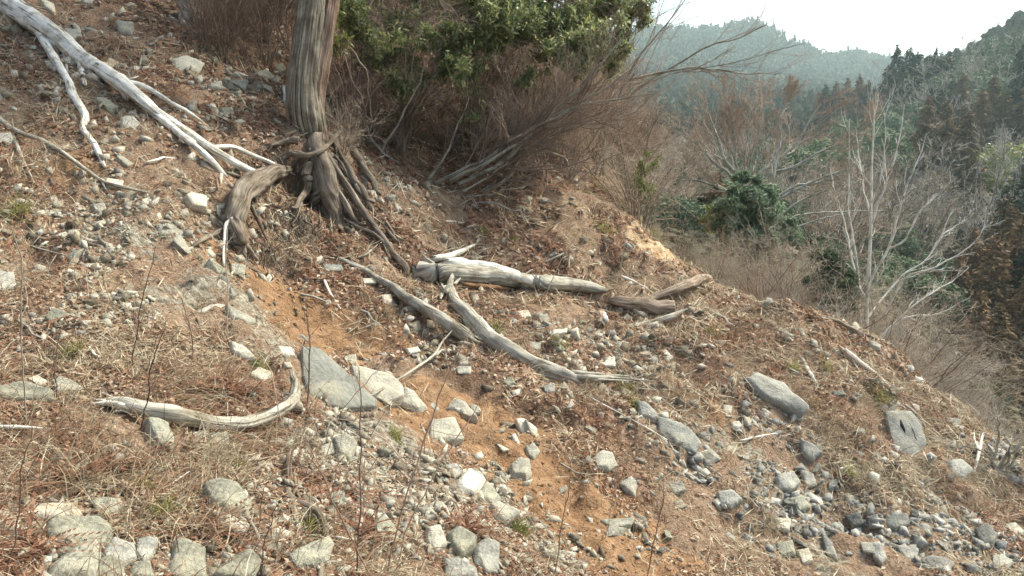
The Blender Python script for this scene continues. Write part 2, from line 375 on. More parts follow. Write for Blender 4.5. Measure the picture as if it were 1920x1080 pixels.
def mat_foliage(name, cols, transl=.35, objrand=.3, rough=.5, spec=.4):
    m, nt, nd, lk, bs = newmat(name)
    g = nd.new('ShaderNodeNewGeometry'); r = g.outputs['Random Per Island']; o = nd.new('ShaderNodeObjectInfo').outputs['Random']
    v = mth(nd, lk, 'ADD', mth(nd, lk, 'MULTIPLY', r, 1-objrand), mth(nd, lk, 'MULTIPLY', o, objrand))
    n = len(cols); c = ramp(nd, lk, v, [(i/(n-1), cc) for i, cc in enumerate(cols)])
    lk.new(c, bs.inputs['Base Color']); bs.inputs['Roughness'].default_value = rough; bs.inputs['Specular IOR Level'].default_value = spec
    if transl:
        t = nd.new('ShaderNodeBsdfTranslucent'); lk.new(c, t.inputs[0]); ms = nd.new('ShaderNodeMixShader'); ms.inputs[0].default_value = transl
        lk.new(bs.outputs[0], ms.inputs[1]); lk.new(t.outputs[0], ms.inputs[2]); lk.new(ms.outputs[0], nd['Material Output'].inputs[0])
    return m
def mat_plain(name, stops, scale=3, objrand=.25, rough=.9):
    m, nt, nd, lk, bs = newmat(name); bs.inputs['Roughness'].default_value = rough; bs.inputs['Specular IOR Level'].default_value = .1
    P = nd.new('ShaderNodeNewGeometry').outputs['Position']; n = noise(nd, lk, P, scale, 5, .6); o = nd.new('ShaderNodeObjectInfo').outputs['Random']
    lk.new(ramp(nd, lk, mth(nd, lk, 'ADD', n, mth(nd, lk, 'MULTIPLY', mth(nd, lk, 'SUBTRACT', o, .5), objrand)), stops), bs.inputs['Base Color']); return m
M = {}
M['ground'] = mat_ground()
M['pale'] = mat_stone('pale stone', [(.3, (.19, .175, .135)), (.48, (.345, .33, .265)), (.66, (.50, .48, .40))], lichen=.45)
M['white'] = mat_stone('cream stone', [(.3, (.32, .27, .18)), (.46, (.50, .455, .35)), (.6, (.67, .63, .53))], lichen=.3)
M['grey'] = mat_stone('grey stone', [(.3, (.14, .135, .115)), (.48, (.29, .285, .245)), (.68, (.46, .45, .395))])
M['dark'] = mat_stone('dark grey stone', [(.3, (.09, .09, .075)), (.44, (.175, .175, .15)), (.56, (.25, .25, .22)), (.7, (.37, .37, .32))], lichen=.4)
M['green'] = mat_stone('greenish stone', [(.3, (.125, .12, .09)), (.48, (.26, .255, .195)), (.68, (.42, .41, .33))], lichen=.45)
M['slate'] = mat_stone('smooth slab stone', [(.3, (.12, .12, .10)), (.44, (.20, .205, .175)), (.56, (.27, .27, .235)), (.7, (.38, .38, .33))], 4.5, lichen=.5)
M['tan'] = mat_stone('tan stone', [(.3, (.28, .2, .12)), (.48, (.50, .39, .26)), (.66, (.66, .56, .42))])
M['gravel_pale'] = mat_stone('pale gravel', [(.15, (.13, .105, .075)), (.4, (.255, .225, .165)), (.6, (.38, .35, .28)), (.9, (.56, .53, .44))], island=True)
M['gravel_grey'] = mat_stone('grey gravel', [(.15, (.11, .105, .09)), (.4, (.225, .22, .195)), (.62, (.34, .335, .30)), (.9, (.5, .48, .42))], island=True)
M['clod'] = mat_stone('soil clods', [(.15, (.13, .075, .04)), (.45, (.25, .15, .08)), (.7, (.36, .23, .13)), (.95, (.46, .34, .22))], island=True)
M['gravel_earth'] = mat_stone('earthy gravel', [(.15, (.13, .075, .045)), (.45, (.28, .19, .12)), (.7, (.48, .38, .28)), (.95, (.62, .55, .45))], island=True)
M['silver'] = mat_wood('silvered wood', [(.3, (.11, .095, .07)), (.42, (.28, .26, .21)), (.55, (.44, .42, .35)), (.7, (.62, .60, .52))])
M['white_wood'] = mat_wood('bleached wood', [(.27, (.30, .26, .19)), (.38, (.58, .54, .45)), (.48, (.78, .755, .67)), (.64, (.88, .865, .79))])
M['old_wood'] = mat_wood('rotting wood', [(.3, (.08, .055, .035)), (.44, (.22, .16, .11)), (.56, (.38, .31, .24)), (.7, (.56, .5, .42))])
M['rot'] = mat_wood('orange rotten wood', [(.3, (.09, .045, .02)), (.5, (.22, .12, .06)), (.7, (.36, .22, .12))])
M['root'] = mat_wood('root wood', [(.3, (.06, .045, .032)), (.45, (.15, .12, .09)), (.6, (.27, .23, .18)), (.75, (.42, .38, .31))])
M['bark'] = mat_wood('cedar bark', [(.28, (.06, .048, .034)), (.42, (.18, .15, .11)), (.55, (.33, .295, .225)), (.72, (.52, .48, .38))], sx=30, sz=1.4, bumpd=.05)
M['bark_red'] = mat_wood('peeled red bark', [(.28, (.10, .06, .04)), (.45, (.25, .165, .12)), (.62, (.40, .31, .24)), (.75, (.55, .47, .39))], sx=30, sz=1.4, bumpd=.05)
M['palebark'] = mat_wood('pale smooth bark', [(.25, (.20, .185, .15)), (.42, (.36, .34, .28)), (.6, (.54, .52, .44))], sx=12, sz=5, bumpd=.004)
M['whitebark'] = mat_wood('white smooth bark', [(.25, (.42, .41, .35)), (.42, (.68, .67, .60)), (.6, (.85, .84, .77))], sx=12, sz=5, bumpd=.004)
M['twig_tan'] = mat_plain('tan twigs', [(.25, (.22, .165, .12)), (.5, (.40, .325, .24)), (.75, (.55, .48, .38))], 2)
M['twig_red'] = mat_plain('red brown twigs', [(.25, (.26, .175, .125)), (.5, (.44, .32, .235)), (.75, (.60, .48, .37))], .6, .35)
M['twig_brown'] = mat_plain('brown twigs', [(.25, (.13, .095, .075)), (.5, (.24, .185, .145)), (.75, (.37, .30, .24))], 2)
M['twig_dark'] = mat_plain('dark twigs', [(.3, (.09, .06, .05)), (.6, (.20, .14, .11)), (.8, (.30, .23, .18))], 3)
M['twig_grey'] = mat_plain('grey twigs', [(.25, (.28, .245, .20)), (.5, (.43, .39, .32)), (.75, (.57, .53, .44))], .6, .3)
M['brownbark'] = mat_wood('brown grey bark', [(.25, (.12, .10, .08)), (.42, (.22, .19, .155)), (.6, (.34, .30, .25))], sx=12, sz=5, bumpd=.004)
M['ever'] = mat_foliage('evergreen leaves', [(.06, .09, .035), (.14, .19, .075), (.25, .295, .13), (.40, .42, .20), (.55, .48, .12)], .55, .1, .35, .5)
M['leafpale'] = mat_foliage('silvery green leaves', [(.08, .13, .075), (.16, .225, .14), (.24, .31, .20), (.33, .40, .27)], .3, .1, .65, .2)
M['bushgreen'] = mat_foliage('yellow green leaves', [(.08, .1, .025), (.18, .21, .05), (.30, .31, .09)], .35, .2)
M['conifer_dark'] = mat_foliage('dark cedar needles', [(.022, .036, .022), (.045, .062, .038), (.075, .09, .058)], .12, .45, .8, .1)
M['conifer_brown'] = mat_foliage('brown cedar needles', [(.09, .075, .042), (.20, .135, .072), (.34, .21, .115)], .12, .45, .8, .1)
M['round_green'] = mat_foliage('broadleaf crown', [(.055, .085, .045), (.115, .16, .085), (.21, .26, .155)], .2, .5, .7, .2)
M['litter'] = mat_foliage('dead leaves', [(.08, .042, .028), (.17, .09, .055), (.27, .16, .10), (.39, .28, .19), (.52, .44, .34)], .15, 0, .85, .1)
M['needles'] = mat_foliage('fallen cedar sprays', [(.08, .038, .024), (.16, .077, .047), (.25, .13, .08), (.34, .215, .145)], .1, 0, .85, .1)
M['straw'] = mat_foliage('dry grass', [(.18, .13, .08), (.31, .245, .16), (.46, .39, .265), (.62, .56, .42)], .2, 0, .7, .2)
M['straw_red'] = mat_foliage('rusty dry grass', [(.14, .06, .035), (.26, .13, .075), (.38, .23, .14), (.5, .37, .25)], .2, 0, .7, .2)
M['grassgreen'] = mat_foliage('green grass', [(.10, .12, .03), (.21, .23, .06), (.36, .34, .12), (.5, .44, .25)], .3, .2, .5, .3)
M['valley'] = mat_plain('valley floor', [(.3, (.07, .055, .035)), (.5, (.14, .11, .07)), (.7, (.22, .19, .13))], .15, 0)
M['hill'] = mat_plain('wooded hill', [(.3, (.05, .055, .035)), (.5, (.10, .10, .065)), (.7, (.17, .15, .105))], .03, 0)

# ------------------------------------------------------------------ the slope itself
def seg_dist(px, py, pts):
    d = np.full(np.shape(px), 1e9)
    for (x0, y0), (x1, y1) in zip(pts[:-1], pts[1:]):
        vx, vy = x1-x0, y1-y0; t = np.clip(((px-x0)*vx+(py-y0)*vy)/(vx*vx+vy*vy), 0, 1)
        d = np.minimum(d, np.hypot(px-x0-t*vx, py-y0-t*vy))
    return d
def wline(pix_pts):   # a line on the slope, as ground x,y
    return [tuple(hit(*p)[:2]) for p in pix_pts]
def near_line(X, Y, line, w): return np.clip(1-seg_dist(X, Y, line)/w, 0, 1)
def blob(X, Y, p, r):
    c = hit(*p); return np.clip(1-np.hypot(X-c[0], Y-c[1])/r, 0, 1)
L_soil1 = wline([(490,520),(530,570),(580,620),(620,650)])
L_soil2 = wline([(860,800),(930,840),(985,885),(1050,950),(1120,1020),(1200,1078)])
L_edge = wline([(300,560),(400,520),(460,560),(520,660)]); L_edge2 = wline([(600,820),(720,790),(800,860),(880,900),(960,970),(1060,1050)])
def soil_f(X, Y):
    return np.maximum.reduce([near_line(X, Y, L_soil1, .8)*1.3, near_line(X, Y, L_soil2, .95)*1.9, blob(X, Y, (180,620), .0001)*0,
       blob(X, Y, (150,300), .7)*.7, blob(X, Y, (400,300), .4)*.6, blob(X, Y, (1330,770), .6)*.75, blob(X, Y, (1000,560), .7)*.6, blob(X, Y, (760,640), .6)*.55, blob(X, Y, (1100,860), .5)*.7])
L_right = wline([(1300,800),(1400,850),(1500,960),(1560,1060)])
def stony_f(X, Y):
    return np.maximum.reduce([near_line(X, Y, L_edge, .55)*.75, near_line(X, Y, L_edge2, .5)*.85, near_line(X, Y, L_right, .6)*.7,
       blob(X, Y, (250,440), .9)*.7, blob(X, Y, (1150,650), .9)*.5, blob(X, Y, (1700,1000), 1.2)*.6, blob(X, Y, (150,400), 1.)*.5])
L_bank = wline([(1215,450),(1270,500)])
def bank_f(X, Y): return near_line(X, Y, L_bank, .75)*1.1
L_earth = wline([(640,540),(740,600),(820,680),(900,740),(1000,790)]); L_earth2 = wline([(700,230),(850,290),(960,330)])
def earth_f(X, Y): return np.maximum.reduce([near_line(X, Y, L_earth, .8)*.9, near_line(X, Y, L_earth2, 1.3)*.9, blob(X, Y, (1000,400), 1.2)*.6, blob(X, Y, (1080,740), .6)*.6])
L_moss = wline([(1120,345),(1200,405),(1290,480)])
def moss_f(X, Y): return np.maximum.reduce([near_line(X, Y, L_moss, .5)*.8, blob(X, Y, (1080,440), .9)*.5, blob(X, Y, (1000,340), .8)*.45])
idx = np.arange(GN*GM).reshape(GM, GN)
quads = np.stack([idx[:-1, :-1], idx[:-1, 1:], idx[1:, 1:], idx[1:, :-1]], -1).reshape(-1, 4)
# keep the slope only where it stands above the valley side
V = np.stack([_X, _Y, GZ], -1).reshape(-1, 3)
slope = obj('slope_ground', V, [quads], M['ground'], smooth=True,
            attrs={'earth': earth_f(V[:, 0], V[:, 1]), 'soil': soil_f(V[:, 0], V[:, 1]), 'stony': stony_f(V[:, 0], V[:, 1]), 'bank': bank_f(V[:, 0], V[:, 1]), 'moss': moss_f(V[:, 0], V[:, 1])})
tag(slope, kind='structure')

# ------------------------------------------------------------------ valley, hills, mountain
def sheet(name, Y0, Y1, n, mat, px0=300, px1=2400, m=260):
    ys = np.exp(np.linspace(math.log(Y0), math.log(Y1), n)); ps = np.linspace(px0, px1, m)
    A, B = np.meshgrid(ps, ys); Vv = far_pt(A, B).reshape(-1, 3); ix = np.arange(n*m).reshape(n, m)
    F = np.stack([ix[:-1, :-1], ix[:-1, 1:], ix[1:, 1:], ix[1:, :-1]], -1).reshape(-1, 4)
    return tag(obj(name, Vv, [F], mat, smooth=True), kind='structure')
sheet('valley_ground', 11, 120, 120, M['valley'])
sheet('hills', 120, 600, 120, M['hill'])
sheet('mountain', 600, 1400, 120, M['hill'])

# ------------------------------------------------------------------ where things are, in words
LM = [(330,235,'the bleached fallen trunk'),(150,240,'the thin white side branch'),(590,130,'the big cedar'),(600,380,"the cedar's bare roots"),(450,400,'the grey leaning stump'),
 (540,570,'the upper orange soil scar'),(640,705,'the smooth grey slab'),(720,720,'the pale slab'),(950,525,'the big flaking log'),(800,590,'the slim grey log'),
 (950,650,'the long curved log'),(1180,706,"the curved log's splintered tip"),(1220,575,'the short sawn log'),(1270,545,'the propped dark pole'),(1240,600,'the forked grey branch'),
 (950,850,'the middle of the lower soil scar'),(1130,1030,'the foot of the lower soil scar'),(390,790,'the bent log near the weeds'),(550,720,'the upturned end of the bent log'),(575,930,'the snaking root'),
 (150,1010,'the stone heap by the ledge'),(350,1050,'the upright greenish block'),(430,960,'the hollow with the white-topped stone'),(1250,800,'the long dark ledge stone'),(1460,735,'the tilted flat boulder'),
 (1700,815,'the dark slab with the black crack'),(1625,700,'the split weathered stick'),(1330,900,'the loose grey scree'),(1500,940,'the scree trail'),(1680,1000,'the undercut grey stones'),
 (1845,1010,'the rounded grey boulder'),(880,905,'the bright cream stone'),(900,1040,'the paired grey-green blocks'),(60,735,'the mossy stone ledge'),(365,380,'the lone cream boulder'),
 (60,280,'the thin grey fallen branch'),(1250,480,'the orange cut bank'),(1100,420,'the mossy rim'),(800,320,'the bare thicket'),(1600,600,'the white leafless tree'),(1150,60,'the dark evergreen top against the sky'),(960,60,'the glossy evergreen boughs'),(1010,265,"the thicket's sweeping stems"),(1195,350,'the yellow-green bush'),(1150,200,'the long boughs over the valley'),(450,60,'the dark brush at the top edge'),(740,150,'the low pale leaf sprays'),(250,470,'the pale rubble patch'),
 (1150,640,'the little scree fan'),(1300,640,'the rusty grass bank'),(1830,860,'the short white stick'),(700,560,'the crumbling brown bank'),(30,520,'the tall grey sapling'),(300,620,'the dry grass clump'),(700,880,'the pale rubble by the saplings')]
def where(px, py, skip=None):
    best = sorted((math.hypot(px-x, (py-y)*1.2), x, y, n) for x, y, n in LM if n != skip)
    d, x, y, n = best[0]
    dx, dy = px-x, py-y; near = 'just ' if d < 60 else ''
    if abs(dx) > abs(dy): r = 'right of' if dx > 0 else 'left of'
    else: r = 'below' if dy > 0 else 'above'
    return near+r+' '+n
LABELS = {}
def once(base_, extras):
    """first unused wording"""
    for e in extras:
        l = base_ + ((' ' + e) if e else '')
        if l not in LABELS and len(l.split()) <= 16: LABELS[l] = 1; return l
    LABELS[base_] = LABELS.get(base_, 0)+1
    return base_
COLW = {'slate': 'smooth grey', 'pale': 'pale grey', 'white': 'cream white', 'grey': 'mid grey', 'dark': 'dark grey', 'green': 'greenish grey', 'tan': 'tan'}
def where2(px, py):
    b = sorted((math.hypot(px-x, (py-y)*1.2), n) for x, y, n in LM); return ['', 'towards '+b[1][1], 'on the side of '+b[2][1], 'lined up with '+b[3][1]]
def stone_label(px, py, w, h, m, rough):
    size = 'large' if max(w, h) > 62 else 'medium' if max(w, h) > 34 else 'small' if max(w, h) > 20 else 'little'
    q = w/max(h, 1); shp = 'flat long' if q > 2 else 'upright' if q < .75 else 'wedge-shaped' if rough else 'blocky'
    wh = where(px, py)
    base_ = f'{size} {COLW[m]} {shp} stone {wh}'
    if base_ not in LABELS: LABELS[base_] = 1; return base_
    dx = wh.split(' ')[0 if not wh.startswith('just') else 1]
    for e in (['on the uphill side', 'on the downhill side'] if dx in ('left', 'right') else ['slightly left', 'slightly right']):
        l = base_+', '+e
        if l not in LABELS and len(l.split()) <= 16: LABELS[l] = 1; return l
    for e in where2(px, py)[1:]:
        for l in (base_+' '+e, base_.replace(' stone', ' rock')+' '+e):
            if l not in LABELS and len(l.split()) <= 16: LABELS[l] = 1; return l
    far = sorted((math.hypot(px-x, (py-y)*1.2), n) for x, y, n in LM)[1][1]
    for l in (f'{base_}, towards {far}', f'{size} {COLW[m]} {shp} stone between {wh.split(" ",2)[-1] if False else sorted((math.hypot(px-x,(py-y)*1.2),n) for x,y,n in LM)[0][1]} and {far}'):
        if l not in LABELS and len(l.split()) <= 16: LABELS[l] = 1; return l
    return base_

# ------------------------------------------------------------------ stones
import bmesh
def hull(P, bev=0.0, sub=0, disp=0.0, seed=0):
    bm = bmesh.new()
    for p in P: bm.verts.new(p)
    r = bmesh.ops.convex_hull(bm, input=bm.verts)
    bmesh.ops.delete(bm, geom=list({g for g in r['geom_interior']+r['geom_unused'] if isinstance(g, bmesh.types.BMVert) and g.is_valid}), context='VERTS')
    bmesh.ops.dissolve_limit(bm, angle_limit=math.radians(9), verts=bm.verts, edges=bm.edges)
    if bev: bmesh.ops.bevel(bm, geom=list(bm.edges), offset=bev, segments=1, profile=.5, affect='EDGES', clamp_overlap=True)
    bmesh.ops.triangulate(bm, faces=bm.faces)
    for _ in range(sub):
        bmesh.ops.subdivide_edges(bm, edges=[e for e in bm.edges if e.calc_length() > disp*3.0], cuts=1, use_grid_fill=True)
        bmesh.ops.triangulate(bm, faces=[f for f in bm.faces if len(f.verts) > 3])
    bm.verts.ensure_lookup_table(); bm.normal_update()
    V = np.array([v.co[:] for v in bm.verts]); N = np.array([v.normal[:] for v in bm.verts]); F = np.array([[v.index for v in f.verts] for f in bm.faces])
    bm.free()
    if sub and disp:
        s = 1/max(np.ptp(V, axis=0).max(), 1e-6)*5
        V = V + N*(disp*(fbm(V[:, 0]*s+V[:, 2]*s*.7+seed, V[:, 1]*s-V[:, 2]*s*.6, 4, seed)))[:, None]
    return V, [F]
def stone(poly, m, label=None, thick=.7, bulge=.28, tilt=0.0, out=.6, crack=False):
    """a stone whose outline the photo shows; poly in photo pixels. Rests half sunk in the slope"""
    poly = np.array(poly, float); c = poly.mean(0); poly = c+(poly-c)*1.09; w, h = np.ptp(poly[:, 0]), np.ptp(poly[:, 1])
    P0 = hit(*c); d = P0[1]*CT-P0[2]*ST; rw = .5*(w+h)*d/FPX
    H = np.array([hit(x, y) for x, y in poly]); hd = H@np.array([0, CT, -ST]); q = np.abs(hd-d) < rw*3; hc = H[q].mean(0) if q.sum() > 2 else P0
    tow = unit(-P0); n0 = np.linalg.svd(H[q]-hc)[2][2] if q.sum() > 3 else nrm(P0[0], P0[1]); n0 = n0*np.sign(n0@tow)
    n = unit(n0*.75+tow*.5+np.array([0, 0, .25+tilt]))
    def plane(P_): return np.array([ray(x, y)*(P_@n)/(ray(x, y)@n) for x, y in poly])
    pts = plane(P0); gap = (pts@np.array([0, CT, -ST])-hd)[q]; push = np.clip(np.sort(gap)[-2] if len(gap) > 2 else 0, 0, rw*.9)+rw*out*.18
    P0 = P0+tow*push; pts = plane(P0); C = pts.mean(0); k = len(pts)
    rng = np.random.default_rng(int(c[0]*7+c[1]*13)); T = thick*min(w, h)*d/FPX+np.clip(np.sort(-gap)[-2] if len(gap) > 2 else 0, 0, rw*.8)+push*.5; bT = thick*min(w, h)*d/FPX
    inner = C+(pts-C)*rng.uniform(.6, .93, (k, 1))+n*(bulge*bT*rng.uniform(.5, 1.1, (k, 1)))
    back = C+(pts-C)*rng.uniform(.75, 1.0, (k, 1))-n*(T*rng.uniform(.8, 1.2, (k, 1)))
    V, F = hull(np.vstack([pts, inner, back])-C, bev=rw*.022, sub=2 if w > 26 else 1, disp=rw*.03, seed=int(c[0])%97)
    o = obj('stone', V, F, M[m]); o.location = C
    tag(o, label or stone_label(c[0], c[1], w, h, m, int(c[0]) % 2), 'stone', 'larger stones on the slope')
    if label: LABELS[label] = 1
    return o
S = stone
S([(570,652),(605,655),(645,690),(705,745),(702,757),(640,759),(590,752),(572,700)],'slate','large smooth grey triangular slab under the orange soil scar',.35,.06,0,.5)
S([(661,686),(687,688),(726,699),(752,721),(755,738),(722,752),(704,744),(672,712)],'pale','large pale slab leaning against the smooth grey slab',.5,.12,.3,.4)
S([(755,728),(775,735),(800,765),(785,775),(752,758)],'pale')
S([(808,788),(851,784),(868,822),(819,829),(802,829)],'pale','pale flat-faced block resting over the upper edge of the lower soil scar')
S([(841,766),(852,746),(870,758),(895,786),(877,786)],'pale','pale grey wedge pointing right above the flat-faced block')
S([(966,789),(983,787),(1005,806),(995,822),(979,811)],'white','cream leaning plate high in the lower soil scar')
S([(955,875),(972,864),(990,870),(995,890),(986,904),(961,898)],'pale','six-sided pale grey stone alone in the middle of the orange scar',.9,.4)
S([(986,838),(1001,831),(1012,846),(1001,862),(988,852)],'pale')
S([(930,832),(945,838),(955,843),(944,847)],'white')
S([(857,904),(881,880),(910,900),(888,931),(862,922)],'white','brightest cream stone on the pale rubble edge',.8,.3)
S([(897,919),(913,904),(939,933),(924,948),(899,939)],'green')
S([(919,951),(935,940),(964,955),(974,964),(950,982),(928,974)],'pale','bluish pale stone with a white corner below the brightest cream stone')
S([(832,874),(850,872),(868,884),(856,896),(838,888)],'grey')
S([(1116,857),(1129,848),(1147,851),(1155,871),(1143,881),(1119,876)],'pale','oval pale grey stone right of the orange scar')
S([(1161,908),(1183,893),(1193,904),(1190,931),(1176,923)],'pale')
S([(1194,751),(1212,758),(1232,780),(1227,791),(1198,780)],'grey')
S([(1236,784),(1267,791),(1296,806),(1315,828),(1302,848),(1262,828),(1240,812)],'dark','long dark grey ledge stone jutting from the bank below the curved log',.6,.15)
S([(1250,904),(1278,904),(1285,919),(1263,927)],'grey')
S([(1128,975),(1187,972),(1183,984),(1147,991)],'green')
S([(625,824),(647,813),(667,835),(655,868),(633,858)],'pale','pale upright stone among the thin saplings',.9)
S([(598,838),(622,830),(628,850),(608,858)],'pale')
S([(838,1003),(859,988),(893,1006),(888,1028),(862,1045),(844,1028)],'green','greenish tilted block beside a taller grey block at the bottom edge')
S([(888,1030),(913,1010),(933,1021),(935,1072),(910,1076),(890,1052)],'grey','tall grey block standing at the bottom edge')
S([(833,1050),(862,1046),(892,1065),(895,1085),(837,1085)],'grey')
S([(790,955),(804,948),(819,966),(800,973)],'pale')
S([(615,926),(644,924),(653,948),(622,956)],'green')
S([(700,985),(722,965),(750,1000),(738,1020),(708,1008)],'green')
S([(800,990),(825,985),(838,1020),(815,1040),(800,1015)],'pale')
S([(47,965),(72,944),(136,946),(153,969),(100,975)],'white','pale flat slab topping the stone heap by the bottom left corner')
S([(90,975),(115,970),(185,972),(210,990),(200,1022),(125,1027),(93,1005)],'green','big greenish block under the pale flat slab',.8)
S([(95,1065),(130,1035),(180,1012),(187,1040),(178,1088),(98,1088)],'green','greenish grey block at the foot of the stone heap')
S([(190,1040),(215,1008),(250,1020),(256,1045),(230,1064),(195,1062)],'grey')
S([(177,1088),(185,1050),(210,1040),(230,1055),(232,1088)],'green')
S([(255,1040),(260,1012),(296,1010),(286,1045),(268,1058)],'grey')
S([(240,1085),(252,1055),(280,1052),(290,1085)],'green')
S([(313,1088),(327,1015),(345,1012),(380,1028),(386,1088)],'green','upright greenish block with a flat face at the bottom edge',.9,.15)
S([(402,1080),(435,1045),(470,1035),(489,1050),(472,1088)],'green')
S([(545,1040),(565,1027),(615,1007),(625,1020),(612,1055),(560,1060)],'green')
S([(385,910),(415,900),(445,910),(470,940),(465,970),(430,965),(395,940)],'green','broad mossy grey stone above the small dark hollow')
S([(388,952),(415,963),(450,974),(472,985),(455,998),(415,988)],'white','thin white-topped stone roofing a small dark hollow',.35)
S([(272,790),(295,784),(315,800),(327,835),(320,850),(300,842),(277,818)],'green','mossy egg-shaped stone wedged under the bent log',.8,.4)
S([(168,940),(190,935),(225,935),(222,960),(198,966)],'green')
S([(-8,728),(40,715),(95,733),(96,747),(45,748),(-8,743)],'green','low mossy ledge stone at the left edge of the scene')
S([(52,712),(70,704),(92,717),(75,723)],'white')
S([(95,715),(115,707),(157,725),(150,734),(105,736)],'green')
S([(360,812),(385,808),(396,820),(370,826)],'pale')
S([(392,815),(425,812),(430,830),(400,834)],'green')
S([(467,702),(485,689),(510,703),(492,717)],'white','bright white stone beside the green sprigs near the smooth slab')
S([(430,640),(455,650),(480,672),(462,676),(436,660)],'white')
S([(425,575),(450,585),(478,603),(460,610),(430,595)],'pale')
S([(520,650),(545,652),(552,666),(530,668)],'white')
S([(1663,774),(1707,774),(1724,794),(1735,830),(1716,860),(1699,860),(1679,836)],'dark','large dark slab with a black crack down its flat face',.35,.05,-.1,.35)
from mathutils.bvhtree import BVHTree
slab = SC.objects[-1] if False else [o for o in SC.objects if o.get('label') == 'large dark slab with a black crack down its flat face'][0]
_m, _nt, _nd, _lk, _bs = newmat('black crack'); _bs.inputs['Base Color'].default_value = (.012, .012, .012, 1); _bs.inputs['Roughness'].default_value = 1
def crack(line, w, o=slab):
    me = o.data; bv = BVHTree.FromPolygons([v.co+o.location for v in me.vertices], [p.vertices[:] for p in me.polygons]); P = []; R = []
    for i, (x, y) in enumerate(line):
        q = bv.ray_cast(Vector((0, 0, 0)), Vector(ray(x, y)).normalized())
        if q[0] is None: continue
        P.append(np.array(q[0])*(1+.0006)); R.append(w[i]*q[0].length/FPX)
    V_, F_, A_ = tubes(spline(np.array(P), 16)[None], np.interp(np.linspace(0, 1, 16), np.linspace(0, 1, len(R)), R)[None], 7); ob_ = obj('crack', V_-np.array(o.location), F_, _m, o)
crack([(1688,787),(1691,798),(1695,806),(1696,812)], [1, 3, 2.4, .8]); crack([(1705,793),(1711,806),(1716,820),(1721,828)], [.6, 1.2, 1.2, .5])
S([(1399,713),(1421,699),(1471,719),(1499,747),(1515,763),(1504,776),(1477,760),(1427,743)],'grey','long grey flat-topped boulder lying tilted downhill in the grass',.7,.15)
S([(1502,824),(1527,836),(1543,852),(1521,864),(1505,850)],'grey')
S([(1346,924),(1371,919),(1390,936),(1371,952),(1352,946)],'grey')
S([(1660,966),(1699,964),(1704,983),(1682,994),(1663,987)],'dark','squarish dark grey stone above the undercut hollow')
S([(1827,999),(1849,985),(1868,1008),(1860,1030),(1838,1028)],'dark','rounded dark grey boulder near the right bottom corner',.9,.4)
S([(1729,1047),(1749,1041),(1785,1055),(1779,1077),(1743,1082)],'grey','large rounded grey stone at the bottom edge, right side')
S([(1638,1019),(1649,1016),(1663,1047),(1652,1058),(1638,1041)],'grey')
S([(1677,1024),(1721,1030),(1716,1052),(1699,1047)],'grey')
S([(1710,1002),(1724,1005),(1732,1027),(1716,1024)],'dark')
S([(1882,985),(1904,980),(1925,1000),(1900,1008)],'pale')
S([(1860,1045),(1880,1040),(1900,1055),(1885,1068),(1862,1060)],'pale')
S([(1585,968),(1610,962),(1620,985),(1600,990)],'dark')
S([(1625,968),(1645,966),(1650,990),(1630,990)],'grey')
S([(1774,783),(1799,788),(1795,804),(1777,799)],'grey')
S([(1775,865),(1800,862),(1822,880),(1805,898),(1780,890)],'grey')
S([(1590,610),(1610,614),(1606,625),(1593,623)],'pale')
S([(1629,638),(1652,646),(1650,657),(1631,651)],'pale')
S([(1452,972),(1482,974),(1479,996),(1457,990)],'white')
S([(1493,1033),(1515,1030),(1524,1052),(1504,1060)],'white')
S([(1455,895),(1485,885),(1500,905),(1480,922),(1460,915)],'grey')
S([(1500,880),(1525,890),(1532,910),(1510,915)],'grey')
S([(1480,935),(1505,930),(1520,950),(1498,962)],'green')
S([(1455,1020),(1485,1015),(1490,1040),(1462,1045)],'green')
S([(1540,1000),(1560,1020),(1570,1050),(1548,1040)],'grey')
S([(345,370),(360,362),(385,370),(386,397),(355,391)],'white','lone cream boulder above the pale rubble patch',.9,.4)
S([(225,220),(250,220),(264,238),(250,257),(230,246)],'grey','bluish grey squarish stone below the bleached fallen trunk')
S([(322,112),(350,106),(382,118),(370,135),(330,137)],'pale','pale oval stone lying uphill between trunk and cedar')
S([(292,420),(320,422),(352,442),(340,446),(300,441)],'pale')
S([(72,-4),(100,7),(103,30),(85,17)],'white'); S([(150,-6),(175,-3),(178,12),(158,8)],'pale'); S([(215,40),(250,45),(248,66),(225,62)],'pale')
S([(122,57),(150,57),(157,77),(132,76)],'pale'); S([(170,385),(195,382),(202,400),(185,407)],'pale'); S([(478,134),(500,132),(517,147),(485,151)],'pale')
S([(515,125),(527,120),(536,130),(522,140)],'pale'); S([(432,150),(465,152),(460,166),(435,165)],'pale'); S([(412,205),(435,202),(441,220),(420,221)],'green')
S([(85,115),(120,111),(122,125),(95,127)],'white'); S([(-8,252),(20,250),(26,272),(-8,276)],'grey'); S([(200,335),(230,339),(228,352),(200,350)],'white')
S([(432,495),(460,499),(457,515),(435,513)],'pale'); S([(604,497),(641,497),(643,507),(611,511)],'dark','small dark flat stone under the tree roots, casting shade',.8)
S([(680,523),(706,521),(705,531),(683,533)],'white'); S([(967,584),(989,582),(995,594),(974,597)],'white'); S([(978,653),(996,642),(1013,644),(1012,656)],'pale','small slanted plate poking up behind the long curved log')
S([(1028,621),(1063,616),(1062,624),(1033,628)],'white'); S([(1007,592),(1026,590),(1029,605),(1012,608)],'pale'); S([(1122,677),(1152,669),(1153,686),(1130,688)],'white')
S([(941,714),(959,708),(966,720),(946,724)],'green'); S([(959,733),(974,729),(973,743),(961,741)],'white'); S([(1019,725),(1039,719),(1040,737),(1022,735)],'grey')
S([(859,673),(876,672),(877,683),(861,684)],'pale'); S([(856,687),(883,687),(881,700),(859,700)],'pale'); S([(643,670),(667,665),(670,684),(652,687)],'pale')
